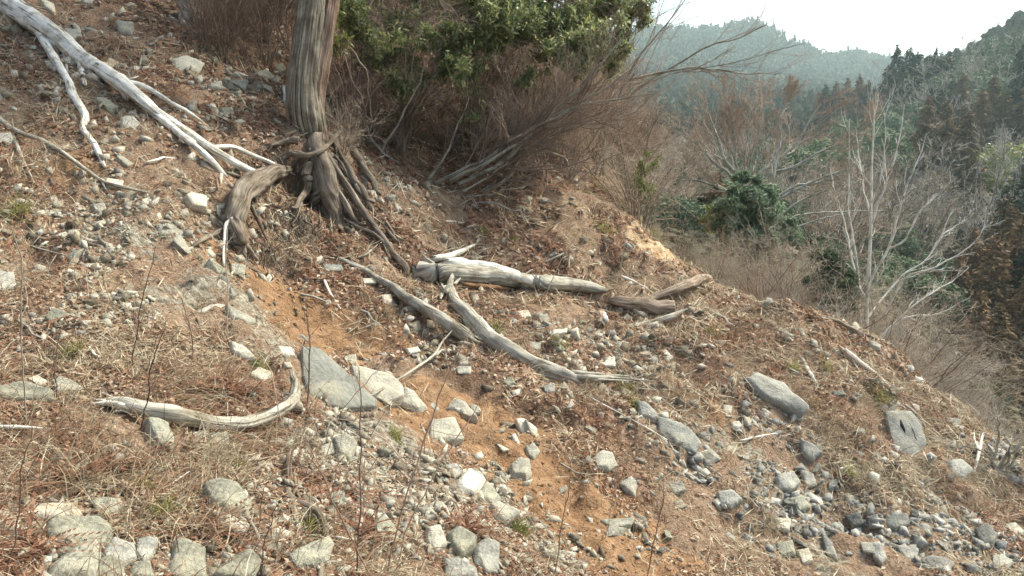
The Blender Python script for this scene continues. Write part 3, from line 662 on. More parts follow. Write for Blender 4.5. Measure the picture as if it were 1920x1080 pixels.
S([(1156,640),(1178,642),(1175,653),(1159,652)],'pale'); S([(-8,508),(25,512),(30,540),(-8,547)],'grey'); S([(760,655),(782,650),(788,660),(768,665)],'white'); S([(775,664),(786,662),(788,680),(777,682)],'pale')
S([(715,556),(733,552),(738,570),(720,574)],'white'); S([(800,600),(815,602),(814,615),(801,612)],'tan'); S([(1370,792),(1385,790),(1392,800),(1376,806)],'white'); S([(1355,760),(1372,763),(1370,778),(1356,775)],'pale')
n_hero = len([o for o in SC.objects if o.name.startswith('stone')])

# density of rubble over the slope, from where the photo shows it: (x, y, rx, ry, amount)
RB = [(300,520,90,50,.7),(720,330,90,60,.45),(860,380,100,50,.3),(60,640,90,60,.3),(250,440,170,70,.4),(700,900,160,90,.5),(1600,1020,220,70,.6),(1350,900,150,110,.4),(350,1030,250,60,.35),(250,440,230,90,.6),(420,560,120,70,.9),(200,560,160,60,.4),(520,640,60,40,1.0),(760,760,120,50,1.1),(700,830,130,70,.8),(880,930,120,60,1.0),(1040,1030,80,50,.9),
 (1150,650,160,70,.7),(1060,610,70,30,.8),(800,650,90,60,.6),(1390,860,90,80,1.0),(1470,930,90,70,1.1),(1560,1010,120,70,.9),(1750,1020,180,70,.8),(1340,960,160,100,.5),(1250,990,110,60,.4),
 (100,90,150,90,.5),(400,180,180,80,.3),(1200,760,80,60,.4),(1600,620,100,40,.4),(100,950,150,120,.3),(640,980,160,100,.4),(1000,760,110,50,.5),(1840,860,90,60,.5),(350,540,60,40,.9),(1380,820,50,50,1.2),(620,900,120,60,.5)]
def rubble(px, py):
    s = .10
    for x, y, rx, ry, a in RB: s = s+a*np.exp(-((px-x)/rx)**2-((py-y)/ry)**2)
    return s
def colour_zone(px, py):   # 0 pale, 1 blue grey, 2 earthy
    g = np.clip((px-1180)/260, 0, 1)*np.clip((py-650)/150, 0, 1)
    e = np.clip(1-np.hypot((px-1000)/330, (py-700)/330), 0, 1)
    return g, e
def scatter(n, rng, ymax=14):
    """points spread over the slope area, evenly in the distance-weighted sense"""
    d = rng.uniform(math.log(1.7), math.log(ymax), n); a = rng.uniform(-.80, .92, n)
    Y = np.exp(d); X = a*Y*1.02
    return np.stack([X, Y, gz(X, Y)], -1)
def frame_at(P, rng, tiltamt=.5):
    N = nrm(P[:, 0], P[:, 1]); N = unit(N+rng.normal(size=N.shape)*tiltamt*.5)
    A = unit(np.cross(N, rand_dir(len(P), rng))); B = np.cross(N, A)
    return A, B, N
# library of loose stone shapes
rl = np.random.default_rng(99)
def block(g):
    "corners of a split block: sheared, knocked-off, never round"
    c = np.array([[x, y, z] for x in (-1, 1) for y in (-1, 1) for z in (-1, 1)], float)*g.uniform(.5, 1.05, (8, 3)); c = c[g.permutation(8)[:g.integers(6, 9)]]
    e = g.uniform(-1, 1, (2, 3)); c = np.vstack([c, e]); c[:, 0] += c[:, 2]*g.uniform(-.5, .5); c[:, 1] += c[:, 0]*g.uniform(-.3, .3)
    return c*np.array([1, g.uniform(.5, .9), g.uniform(.25, .6)])*.5
LIB = []
for i in range(14):
    LIB.append(hull(block(rl), 0))
LIBM = {}
for m in ('pale', 'white', 'grey', 'dark', 'green', 'tan'):
    for i in range(10):
        V_, F_ = hull(block(rl), .012, 2, .014, i); LIBM[m, i] = mesh('stone', V_, F_, M[m])
rs = np.random.default_rng(5)
P = scatter(12000, rs); px, py, f = pix(P); ok = visible(P) & (rs.random(len(P)) < rubble(px, py)*.9*np.where(np.exp(-(seg_dist(px, py, [(490,520),(540,580),(620,640)])/40)**2) > .4, .1, 1)); P = P[ok]; px = px[ok]; py = py[ok]; f = f[ok]
want = 292-n_hero; taken = []
for p, x, y, d in zip(P, px, py, f):
    if len(taken) >= want: break
    if not (0 < x < 1920 and 10 < y < 1075): continue
    if any(abs(x-a) < 22 and abs(y-b) < 16 for a, b in taken): continue
    taken.append((x, y))
    sp = rs.uniform(12, 28) if rs.random() < .72 else rs.uniform(28, 54)
    if y < 500 and x < 1200: sp *= .8
    size = sp*d/FPX; g, e = colour_zone(x, y)
    m = rs.choice(['grey', 'dark', 'pale', 'green'], p=[.45, .25, .2, .1]) if rs.random() < g else rs.choice(['pale', 'white', 'green', 'tan', 'grey'], p=[.42, .16, .22, .08, .12])
    o = bpy.data.objects.new('stone', LIBM[m, int(rs.integers(10))]); link(o)
    A, B, N = frame_at(p[None], rs, .5); R = Matrix(np.stack([A[0], B[0], N[0]], 1).tolist())
    o.rotation_euler = R.to_euler(); o.scale = (size, size*rs.uniform(.8, 1.1), size*rs.uniform(.8, 1.3)); o.location = p+N[0]*size*.0
    tag(o, stone_label(x, y, sp, sp*.8 if rs.random() < .7 else sp*.6, m, int(x) % 2), 'stone', 'scattered smaller stones on the slope')
# same wording -> same group
def scar(px, py):
    d1 = np.exp(-(seg_dist(px, py, [(490,520),(540,580),(620,640)])/40)**2)+np.exp(-(seg_dist(px, py, [(880,790),(950,850),(1010,910),(1090,980),(1190,1070)])/58)**2)
    return np.clip(1-d1*.95, .06, 1)
def gravel(name, n, size, zone, matn, seed, label):
    r = np.random.default_rng(seed); P = scatter(n, r); px, py, f = pix(P); g, e = colour_zone(px, py)
    w = {'pale': (1-g)*(1-.3*e), 'grey': g, 'earth': .25+e*.6, 'clod': 1}[zone]*(rubble(px, py) if zone in ('pale', 'grey') else .35+.3*rubble(px, py) if zone == 'earth' else 1.2*(1-scar(px, py))+.12*np.exp(-((px-800)/350)**2-((py-650)/200)**2))
    nz = fbm(P[:, 0]*1.6, P[:, 1]*1.6, 3, 77)
    ok = visible(P) & (r.random(len(P)) < w*np.clip(.8+nz*1.4, 0, 2)*(1 if zone == 'clod' else scar(px, py))); P = P[ok]; f = f[ok]
    n = len(P); s = (size[0]*(size[1]/size[0])**(r.random(n)**3.3))*np.clip(f/7, .45, 1.35)
    A, B, N = frame_at(P, r, 1.5); acc = Acc(); which = r.integers(0, len(LIB), n)
    for k, (V_, F_) in enumerate(LIB):
        q = which == k
        if not q.any(): continue
        v = (V_[None, :, 0:1]*A[q][:, None]+V_[None, :, 1:2]*B[q][:, None]+V_[None, :, 2:3]*N[q][:, None])*s[q][:, None, None]+(P[q]+N[q]*s[q][:, None]*.02)[:, None]
        m_ = q.sum(); Fk = (F_[0][None]+np.arange(m_)[:, None, None]*len(V_)).reshape(-1, 3)
        acc.add(v.reshape(-1, 3), Fk)
    V_, F_, _a = acc.get(); o = obj(name, V_, F_, M[matn]); tag(o, label, 'gravel', kind='stuff'); print(name, n); return o
gravel('pale_gravel', 175000, (.018, .14), 'pale', 'gravel_pale', 1, 'pale angular rubble strewn over the slope')
gravel('grey_gravel', 140000, (.018, .15), 'grey', 'gravel_grey', 2, 'blue grey scree below the grassy bank')
gravel('earthy_gravel', 56000, (.012, .05), 'earth', 'gravel_earth', 3, 'earth-stained pebbles and crumbs over the soil')
gravel('soil_clods', 70000, (.008, .06), 'clod', 'clod', 4, 'orange brown clods and grit in the bare soil scars')

# ------------------------------------------------------------------ fallen timber and the cedar
def trace(pts, n=24, lift=0.0, smooth=True, wob=0.0, seed=0):
    """(x, y, radius in photo px[, lift m]) on the slope -> centre line and radii; the line lies on the ground under those pixels"""
    C = []; R = []
    for p in pts:
        x, y, r = p[:3]; up = p[3] if len(p) > 3 else lift
        h = hit(x, y); d = h[1]*CT-h[2]*ST; rm = r*d/FPX
        C.append(h*(1-(up+rm*.85)/np.linalg.norm(h))); R.append(rm)
    C = np.array(C); 
    if len(C) > 3:                       # follow the ground, but keep wood as stiff as wood
        dist = np.linalg.norm(C, axis=1); k = np.polyfit(np.arange(len(C)), dist, min(3, len(C)-1)); fit = np.polyval(k, np.arange(len(C)))
        C = C*((np.minimum(dist, fit*.5+dist*.5))/dist)[:, None]
    Q = spline(np.hstack([C, np.array(R)[:, None]]), n)
    P, r = Q[:, :3], np.maximum(Q[:, 3], .0015)
    if wob:
        g = np.random.default_rng(seed+3); t = np.linspace(0, 1, n)
        for ax in range(3): P[:, ax] += wob*r.mean()*np.interp(t, np.linspace(0, 1, max(4, n//3)), g.normal(size=max(4, n//3)))
    return P, r
def timber(acc, pts, sides=12, n=24, lift=0., lump=.09, wob=.16, jag=0, seed=0):
    P, r = trace(pts, n, lift, True, wob, seed)
    if sides >= 10:
        sides *= 2; n = int(n*1.8); q_ = spline(np.hstack([P, r[:, None]]), n); P, r = q_[:, :3], q_[:, 3]
    V, F, A = tubes(P[None], r[None], sides, True, lump, .09 if sides >= 20 else 0)
    if jag:                              # torn ends: pull the end rings to uneven points
        g = np.random.default_rng(seed+11); V = V.reshape(n, sides, 3); T0 = unit(P[0]-P[1]); T1 = unit(P[-1]-P[-2])
        if jag in (1, 3): V[0] += T0*(g.random((sides, 1))**2)*r[0]*3.5
        if jag in (2, 3): V[-1] += T1*(g.random((sides, 1))**2)*r[-1]*3.5
        V = V.reshape(-1, 3)
    acc.add(V, F, A); return P, r
def piece(name, mat, parts, parent=None, loc=None, **kw):
    a = Acc()
    for i, p in enumerate(parts):
        q = dict(kw)
        if isinstance(p, dict): q.update({k: v for k, v in p.items() if k != 'p'}); p = p['p']
        timber(a, p, seed=i*5+len(p), **q)
    return a.obj(name, mat, parent, loc, smooth=True)
def splinters(name, mat, x0, y0, x1, y1, n, parent, loc, rpx=1.5, spread=4, seed=0):
    g = np.random.default_rng(seed); a = Acc()
    for i in range(n):
        t = g.random()*.3; u = t+g.uniform(.3, .7); u = min(u, 1)
        p = [(x0+(x1-x0)*t+g.normal()*spread, y0+(y1-y0)*t+g.normal()*spread, rpx*g.uniform(.6, 1.3)), (x0+(x1-x0)*u+g.normal()*spread, y0+(y1-y0)*u+g.normal()*spread, .5)]
        timber(a, p, 4, 4, .01, 0, 0, 0, i)
    return a.obj(name, mat, parent, loc)

def log(name, label, cat, base_px, mat, trunk, branches=(), extra=None, sides=14, n=40, jag=3, lump=.12, bname='branch', bmat=None, group=None, lift=0., bn=16):
    loc = hit(*base_px); t = empty(name, loc); tag(t, label, cat, group); LABELS[label] = 1
    piece('trunk', M[mat], [trunk], t, loc, sides=sides, n=n, jag=jag, lump=lump, lift=lift)
    for b in branches:
        piece(bname, M[bmat or mat], [b], t, loc, sides=8, n=bn, jag=2, lump=lump*.8, lift=lift)
    return t, loc

# bleached trunk, top left
t, loc = log('fallen_tree', 'long bleached fallen trunk with splayed dead branches lying down the upper slope', 'fallen tree', (230,160), 'white_wood',
    [(0,-10,19,.10),(40,22,20,.12),(125,82,17,.16),(180,125,15,.2),(232,160,13,.22),(300,213,9,.22),(350,248,8,.22),(400,280,8,.18),(455,315,7,.12),(490,335,6,.06),(508,346,3,.03)],
    [[(225,158,9,.22),(265,192,7,.18),(330,245,7,.14),(385,292,6.5,.12),(420,326,5,.06)],
     [(232,152,5,.25),(265,160,4.5,.26),(310,185,4,.22),(325,195,3.5,.2),(355,213,3.5,.12),(388,236,1.5,.05)],
     [(392,274,4,.2),(412,276,4,.2),(440,277,4.5,.2),(475,292,4,.16),(520,313,4,.12),(552,328,1.5,.08)],
     [(118,84,5,.16),(122,102,4,.12),(125,132,2,.03)],[(148,104,6,.18),(153,125,6,.12),(157,156,4,.03)],
     [(398,278,3.5,.15),(402,292,4,.1),(408,305,1.5,.05)],[(413,318,3,.05),(415,333,3,.02),(413,345,1,.01)],[(232,165,7,.2),(232,178,5,.15)]])
piece('branch', M['white_wood'], [[(10,-12,6,.2),(45,22,7,.2),(62,45,7.5,.2),(92,92,8,.2),(105,118,7.5,.2),(122,145,7,.2),(140,180,7.5,.16),(157,214,7,.12),(160,240,5.5,.1),(170,268,5,.06),(182,290,5,.03),(196,305,2.5,.02)]], t, loc, sides=9, n=36, jag=2, lump=.12, wob=.6)
# thin grey branch on the left edge
log('fallen_branch', 'thin grey fallen branch with one drooping fork on the upper left slope', 'branch', (100,275), 'silver',
    [(-14,210,5,.12),(10,232,5,.14),(40,250,4.5,.14),(75,262,4,.12),(110,282,4,.1),(150,310,3.8,.08),(190,338,3.5,.06),(215,348,3.5,.04),(245,354,3,.03),(278,360,1.5,.02)],
    [[(20,242,4,.12),(30,270,4,.1),(42,298,3.5,.06),(60,333,2,.02)],[(190,340,2.5,.05),(197,352,2,.03),(208,368,1,.01)]], sides=8, lump=.1)
# grey leaning stump left of the cedar
t, loc = log('tree_stump', 'grey leaning root stump with ragged foot, just left of the cedar', 'stump', (445,430), 'root',
    [(540,318,7,.1),(515,322,13,.14),(485,335,18,.18),(458,358,20,.2),(446,392,18,.2),(441,425,17,.18),(444,452,16,.12),(452,475,11,.06),(460,490,4,.0)],
    [[(438,418,5,.25),(424,428,5,.2),(400,440,5,.1),(380,450,5,.05),(362,462,3,.02)],[(448,455,9,.1),(425,468,7,.05),(418,485,3,.02)],[(455,460,8,.1),(475,478,5,.06),(485,492,2,.02)],
     [(470,385,4,.2),(482,410,3.5,.1),(492,430,3,.05),(500,448,1.5,.02)],[(445,480,6,.05),(465,500,4,.03),(485,510,2,.01)]], sides=16, lump=.22, bname='root')
piece('branch', M['white_wood'], [[(440,405,3,.3),(430,415,4,.28),(423,422,3,.26),(421,450,2,.2),(419,480,2,.1),(420,500,1.2,.05)]], t, loc, sides=6, n=14)
# long curved log in the middle
t, loc = log('fallen_log', 'long curved grey log with splintered tip lying across the middle of the slope', 'log', (950,650), 'silver',
    [(846,520,4,.22),(845,535,7,.2),(852,555,10,.14),(868,578,12,.08),(890,605,14,.06),(918,632,15.5,.05),(950,655,16,.06),(1000,682,15,.08),(1040,699,14,.1),(1070,709,11,.1),(1088,716,6,.06)],
    [[(847,525,3.5,.24),(848,515,3,.28),(848,505,1.5,.3)],[(846,542,6,.18),(836,545,5,.18),(829,552,4,.16),(826,560,2,.14)],[(850,533,3,.22),(857,528,3,.22),(862,522,1.2,.22)],[(838,548,3.5,.2),(832,540,3,.22),(826,530,1.2,.22)],
     [(870,600,5,.1),(882,618,4,.08),(893,628,2,.05)]], jag=0, lump=.10)
piece('splinter', M['silver'], [[(1040,694,5,.12),(1085,699,4,.14),(1130,702,3,.14),(1178,705,2,.12)],[(1060,706,5,.12),(1110,707,4.5,.14),(1160,710,3.5,.13),(1226,715,1,.1)],[(1065,712,4,.1),(1120,712,3,.12),(1185,714,1.2,.1)]], t, loc, sides=6, n=20, lump=.3, jag=2)
splinters('splinter', M['white_wood'], 1040, 700, 1190, 712, 14, t, loc, 1.4, 3, 4)
# slim grey log left of it
t, loc = log('fallen_log', 'slim grey log half buried at its upper end, pointing down to the curved log', 'log', (790,575), 'silver',
    [(640,485,3,.0),(670,500,5,.0),(705,520,6,.01),(748,548,8,.04),(775,565,10,.07),(810,585,11,.1),(838,605,12,.1),(862,622,13,.08),(884,634,10,.03)], [[(855,615,5,.12),(872,628,4,.1),(888,640,2,.04)]], lump=.14)
# big flaking log
t, loc = log('fallen_log', 'thick pale flaking log lying level on the terrace with torn hollow end', 'log', (950,520), 'silver',
    [(778,508,11,.02),(795,508,15,.05),(825,511,17,.06),(870,515,17,.06),(920,518,16,.06),(970,524,14.5,.06),(1020,531,14,.06),(1070,537,12,.04),(1110,540,10,.03),(1135,542,5,.01)],
    [[(812,496,5,.12),(800,486,4,.15),(792,478,1.5,.18)],[(985,514,2,.12),(997,506,1.2,.14)],[(900,506,2.5,.14),(903,494,1.2,.16)]], sides=20, lump=.11)
piece('bark_slab', M['white_wood'], [[(842,492,7,.2),(875,494,9,.25),(910,498,9,.25),(958,507,6,.2)],[(860,505,7,.17),(930,513,9,.17),(1000,525,9,.13),(1060,534,7,.09),(1105,538,4,.07)]], t, loc, sides=8, n=22, lump=.3, jag=3)
piece('rotten_core', M['rot'], [[(870,533,3,.05),(900,537,4.5,.06),(935,540,4,.05),(965,541,2,.03)]], t, loc, sides=7, n=16, lump=.4, jag=3)
splinters('splinter', M['silver'], 800, 495, 960, 515, 22, t, loc, 2, 6, 7)
# pale stick above the big log
log('dead_stick', 'pale forked stick resting above the big flaking log', 'stick', (855,470), 'white_wood', [(818,484,6,.05),(840,480,6,.08),(865,472,5,.1),(887,461,2.5,.12)], [[(845,478,4,.1),(838,486,3,.06)]], n=14, sides=8)
# rear group on the right
log('sawn_log', 'short brown sawn log lying at the end of the terrace', 'log', (1210,575), 'old_wood', [(1150,564,7,.04),(1168,568,11,.07),(1210,573,13,.1),(1245,577,14,.12),(1266,579,13,.13)], (), n=22, jag=0, sides=18, lump=.1)
log('leaning_pole', 'dark brown pole propped over the short sawn log, tip in the air', 'pole', (1270,550), 'old_wood', [(1205,566,5,.05),(1230,556,8,.14),(1262,545,9,.2),(1292,533,9,.24),(1312,525,9,.26),(1328,521,6,.27)], [[(1290,534,3,.24),(1310,540,2,.2),(1325,545,1,.18)]], n=22, sides=12, jag=2)
log('fallen_branch', 'crooked grey branch with a forked tip below the short sawn log', 'branch', (1240,600), 'silver', [(1180,613,4,.03),(1212,610,7,.06),(1240,602,7,.08),(1270,591,6,.1),(1308,574,2,.12)], [[(1262,594,4,.1),(1285,582,3,.12),(1300,581,1,.12)],[(1225,605,4,.1),(1238,592,3,.12),(1252,588,1.5,.12)]], n=20, sides=10)
log('snag', 'stubby dark snag standing beside the short sawn log', 'snag', (1145,575), 'old_wood', [(1147,578,5,.0),(1147,565,5.5,.04),(1149,552,3,.1)], (), n=8, sides=8)
log('snag', 'small black-mouthed snag with a pale broken face on the terrace', 'snag', (1130,600), 'old_wood', [(1125,608,8,.0),(1126,594,9,.04),(1130,583,4,.07)], [[(1132,590,6,.08),(1135,600,5,.05)]], n=8, sides=9, bmat='white_wood')
# right slope sticks
t, loc = log('split_stick', 'straight split stick, white face up, on the right-hand grassy slope', 'stick', (1625,700), 'old_wood', [(1580,656,4,.04),(1598,675,7,.06),(1622,694,8,.06),(1648,713,7,.05),(1672,735,4,.02),(1680,743,2,.01)], (), n=20, sides=9)
piece('split_face', M['white_wood'], [[(1585,655,3,.12),(1603,671,5,.13),(1628,692,4.5,.13),(1654,714,4,.12),(1676,737,1.5,.08)]], t, loc, sides=6, n=16, lump=.2)
log('dead_stick', 'thin dark arched stick along the rim below the white leafless tree', 'stick', (1600,605), 'old_wood', [(1515,584,1.5,.03),(1540,580,3,.1),(1565,583,3.5,.13),(1590,598,3.5,.1),(1615,617,4,.08),(1640,635,4,.05),(1672,652,1.5,.02)], (), n=24, sides=7)
log('dead_stick', 'short pale peeled stick upright in the rusty grass', 'stick', (1515,690), 'white_wood', [(1505,675,3,.1),(1512,688,4,.08),(1520,702,4,.05),(1530,718,3,.02)], (), n=10, sides=7)
t, loc = log('dead_stick', 'bleached broken stick standing near the lower right rim', 'stick', (1836,850), 'white_wood', [(1826,885,2,.02),(1832,862,2.6,.06),(1838,838,2.8,.1),(1843,815,1.6,.14)], [[(1836,845,2.5,.12),(1828,825,2,.18),(1826,812,1,.2)]], n=14, sides=8)
log('dead_stick', 'dark weathered stick lying on the rim above the black-cracked slab', 'stick', (1710,745), 'old_wood', [(1690,722,3,.02),(1715,742,4,.04),(1745,762,3.5,.03),(1765,778,2,.01)], (), n=12, sides=7)
log('dead_stick', 'grey stick lying just uphill of the black-cracked slab', 'stick', (1725,785), 'silver', [(1700,762,2.5,.02),(1722,780,3,.03),(1738,794,2,.01)], (), n=10, sides=6)
# bent log lower left
t, loc = log('bent_log', 'bent white log with frayed left end and upturned right end on the lower left slope', 'log', (390,790), 'silver',
    [(205,752,7,.05),(235,758,11,.08),(275,768,13,.1),(320,775,14,.12),(360,786,14,.11),(405,796,14,.1),(450,797,13,.09),(490,788,12.5,.09),(525,772,12,.1),(547,752,11,.1),(553,730,9,.12),(551,712,7,.16),(549,697,5,.19)], (), lump=.12, n=56, jag=2)
piece('branch', M['silver'], [[(545,760,11,.06),(560,765,9,.05),(570,770,4,.03)]], t, loc, sides=9, n=8, lump=.2)
piece('splinter', M['white_wood'], [[(172,758,2,.04),(205,756,5,.08),(245,763,7,.12)],[(178,750,1.5,.05),(215,752,4,.08),(260,768,6,.1)],[(200,740,1.5,.06),(222,750,4,.09),(262,765,5,.12)],[(212,772,1.2,.03),(240,770,3.5,.06),(280,775,5,.08)]], t, loc, sides=6, n=12, lump=.3, jag=1)
log('exposed_root', 'snaking grey root crawling down among the dry weeds at the bottom', 'root', (575,945), 'root', [(562,828,3,.04),(546,845,5,.07),(541,870,6,.06),(543,900,5.5,.05),(541,928,6,.04),(562,942,6,.04),(585,952,6.5,.05),(603,972,7,.05),(609,1005,7,.05),(606,1035,7,.04),(602,1065,6,.03),(600,1090,5,.02)],
    [[(545,935,4,.04),(520,925,3,.03),(505,918,1.5,.01)]], n=44, sides=9, lump=.18, jag=0, bmat='root')
log('dead_stick', 'pale straight stick poking in at the left edge', 'stick', (40,800), 'white_wood', [(-10,800,3,.04),(35,801,3.5,.05),(78,803,2,.03)], (), n=8, sides=6)
log('dead_stick', 'thin bent pale twig standing out of the crumbling brown bank', 'stick', (620,545), 'white_wood', [(602,512,2.5,.05),(611,532,3,.06),(620,552,3,.05),(637,578,2,.02)], (), n=12, sides=6)
log('dead_stick', 'slender pale twig arching up beside the upper orange scar', 'stick', (775,700), 'twig', [(680,750,1.5,.05),(730,722,2.2,.1),(780,690,2.5,.15),(815,664,2.5,.18),(830,640,1.8,.2),(855,612,1,.2)], [[(812,668,2,.18),(822,662,3.2,.16),(828,655,1,.16)]], n=24, sides=6, lump=.05) if 'twig' in M else log('dead_stick', 'slender pale twig arching up beside the upper orange scar', 'stick', (775,700), 'silver', [(680,750,1.5,.05),(730,722,2.2,.1),(780,690,2.5,.15),(815,664,2.5,.18),(830,640,1.8,.2),(855,612,1,.2)], [[(812,668,2,.18),(822,662,3.2,.16),(828,655,1,.16)]], n=24, sides=6, lump=.05)
log('dead_stick', 'long straight straw-thin stick slanting above the long dark ledge stone', 'stick', (1175,785), 'white_wood', [(1102,742,1.2,.05),(1150,768,1.3,.1),(1200,795,1.3,.12),(1250,824,.9,.14)], (), n=14, sides=5, lump=.05)
# loose sticks littering the slope: hand-picked directions, one thing each
g = np.random.default_rng(31); SK = [(60,620),(180,660),(380,610),(120,860),(330,900),(480,860),(700,600),(900,600),(960,460),(1050,480),(1190,530),(740,440),(690,470),(860,420),(1010,420),(1290,700),(1400,660),(1540,740),(1620,800),(1590,880),(1760,900),(1690,930),(1420,820),(1260,760),(1080,880),
  (640,1010),(760,1000),(480,1000),(60,900),(200,520),(90,470),(300,300),(350,250),(480,180),(260,140),(30,110),(590,560),(1360,600),(1480,640),(1850,930),(1130,720),(1230,850)]
for i, (x, y) in enumerate(SK):
    d = hit(x, y); d = d[1]; L = g.uniform(30, 75); a = g.normal()*.7+.35; mt = ['silver', 'white_wood', 'old_wood'][i % 3]; rp = g.uniform(1.4, 3)
    p = [(x-L*.5*math.cos(a), y-L*.5*math.sin(a), rp, .03), (x+g.normal()*3, y+g.normal()*3, rp*.9, .05), (x+L*.5*math.cos(a), y+L*.5*math.sin(a), rp*.5, .03)]
    loc = hit(x, y); wd = {'silver': 'grey', 'white_wood': 'pale', 'old_wood': 'dark brown'}[mt]; bent = 'crooked' if g.random() < .5 else 'straight'
    o = piece('dead_stick', M[mt], [p], None, loc, sides=6, n=10, lump=.1, wob=1.2 if bent == 'crooked' else .2)
    tag(o, once(f'{"long" if L > 52 else "short"} {wd} {bent} stick lying {where(x, y)}', ['', 'on the ground']), 'stick', 'dead sticks strewn over the slope')

# ---- the cedar with its washed-out roots
def D(x, y, d): return at(x, y, d)
loc = hit(575, 240); cedar = empty('cedar_tree', loc); tag(cedar, 'big twin-stemmed cedar with peeling bark and washed-out roots on the upper slope', 'tree')
d0 = loc[1]*CT-loc[2]*ST
def stem(pts, mat, name, sides=22, n=160, lump=.14, parent=cedar):
    P = np.array([D(x, y, d0+dd) for x, y, r, dd in pts]); R = np.array([r*(d0+dd)/FPX for x, y, r, dd in pts])
    Q = spline(np.hstack([P, R[:, None]]), n); V, F, A = tubes(Q[None, :, :3], Q[None, :, 3], 96, True, .06, .07)
    return obj(name, V, F, M[mat], parent, loc, True, {'tuv': A})
stem([(650,-900,18,-.3),(622,-400,22,-.2),(604,-150,24,-.1),(590,-20,26,-.05),(578,80,28,-.05),(570,150,31,-.05),(571,205,35,-.03),(578,240,33,.03),(588,275,20,.12),(594,300,6,.2)], 'bark', 'trunk')
stem([(664,-900,14,.05),(646,-400,17,.05),(632,-150,19,.05),(619,-20,20,.05),(604,80,20,.03),(592,150,21,.0),(586,205,22,.0),(590,245,22,.04),(602,280,15,.1),(612,310,6,.2)], 'bark_red', 'trunk')
for pts in [[(590,222,10,-.2),(596,255,17,-.05),(602,300,17,.05),(612,345,18,.1),(622,385,13,.1),(632,418,8,.05),(638,436,3,0)],
            [(598,320,12,.12),(600,350,11,.15),(592,375,9,.14),(590,395,7,.08),(600,420,3,.02)],
            [(612,345,10,.14),(634,372,8,.12),(640,400,6,.08),(645,422,3,.02)],[(606,300,10,.12),(630,350,7,.14),(654,390,6,.1),(668,418,2,.03)],
            [(585,305,5,.2),(577,322,8,.2),(579,340,8.5,.2),(571,360,6,.18),(556,382,5,.1),(546,396,3,.03)],
            [(620,255,7,.08),(640,290,7,.12),(662,330,7,.12),(682,362,6.5,.1),(700,380,4,.04)],
            [(640,245,6,.05),(662,278,7,.1),(684,312,7,.12),(702,345,6,.08),(712,366,3,.03)],
            [(612,290,5,.14),(640,335,5.5,.16),(664,375,6,.12),(690,410,6.5,.08),(715,440,6.5,.06),(738,472,6.5,.05),(757,498,6,.04),(765,515,3,.02)],
            [(646,412,3.5,.06),(670,425,3.5,.06),(700,438,3.5,.07),(730,462,3,.05),(762,484,1.5,.02)],[(640,400,4,.08),(642,415,4,.06),(660,432,3,.04),(690,440,2,.03)],
            [(636,402,5,.1),(625,418,5,.07),(618,435,3,.02)],[(570,290,6,.12),(548,285,5,.1),(535,295,4,.06),(528,312,3,.03)],[(560,262,8,.1),(540,262,5,.08),(515,270,4,.04),(498,285,2,.01)],
            [(665,345,4,.12),(700,395,4,.08),(735,440,3,.05),(750,455,1.5,.02)],[(605,380,5,.12),(612,405,5,.08),(620,428,3,.03)]]:
    piece('root', M['root'], [[(a, b, c, e) for a, b, c, e in pts]], cedar, loc, sides=10, n=26, lump=.2, wob=.35)
piece('branch', M['root'], [[(668,188,2,.42),(650,222,3.2,.42),(632,252,4,.38),(610,276,4.4,.36),(588,288,4.6,.32),(565,291,4.4,.25),(548,288,3,.18)]], cedar, loc, sides=9, n=24)
piece('splinter', M['white_wood'], [[(531,162,3,.15),(537,185,6,.18),(546,212,5,.16)],[(553,144,3,.28),(557,165,5,.28),(561,188,3,.26)]], cedar, loc, sides=5, n=8)
gr = np.random.default_rng(17)
for i in range(26):
    x0, y0 = gr.uniform(585, 640), gr.uniform(265, 350); a_ = gr.uniform(-.55, .75); L_ = gr.uniform(60, 140); w_ = gr.uniform(1.2, 3.4); p = []
    for t_ in np.linspace(0, 1, 6): p.append((x0+math.sin(a_)*L_*t_+gr.normal()*4, y0+math.cos(a_)*L_*t_+gr.normal()*3, w_*(1-.7*t_), .16*(1-t_)**1.2+.02))
    piece('root', M['root'], [p], cedar, loc, sides=7, n=20, lump=.2, wob=1.2)
# hair roots hanging from the undercut
a = Acc(); g = np.random.default_rng(8)
for x, y, sx, sy, n in [(520,400,45,30,90),(480,470,50,22,80),(555,385,22,25,50),(560,440,40,30,70),(500,290,35,18,40),(620,350,30,40,50),(660,420,30,25,40),(560,300,30,15,30)]:
    for _ in range(n):
        px_, py_ = x+g.normal()*sx*.6, y+g.normal()*sy*.6; h = hit(px_, py_); L = g.uniform(.08, .3); dr = unit(np.array([g.normal()*.5, -.35+g.normal()*.3, -1]))
        base = h*(1-g.uniform(.02, .1)/np.linalg.norm(h)); P = base[None]+dr[None]*np.linspace(0, L, 5)[:, None]+np.cumsum(g.normal(size=(5, 3))*L*.07, 0)
        P[:, 2] = np.maximum(P[:, 2], gz(P[:, 0], P[:, 1])+.01)
        V, F, A = tubes(P[None], np.linspace(.006, .002, 5)[None]*g.uniform(.6, 1.5), 3, False); a.add(V, F, A)
o = a.obj('hair_roots', M['root'], cedar, loc); o['kind'] = 'stuff'

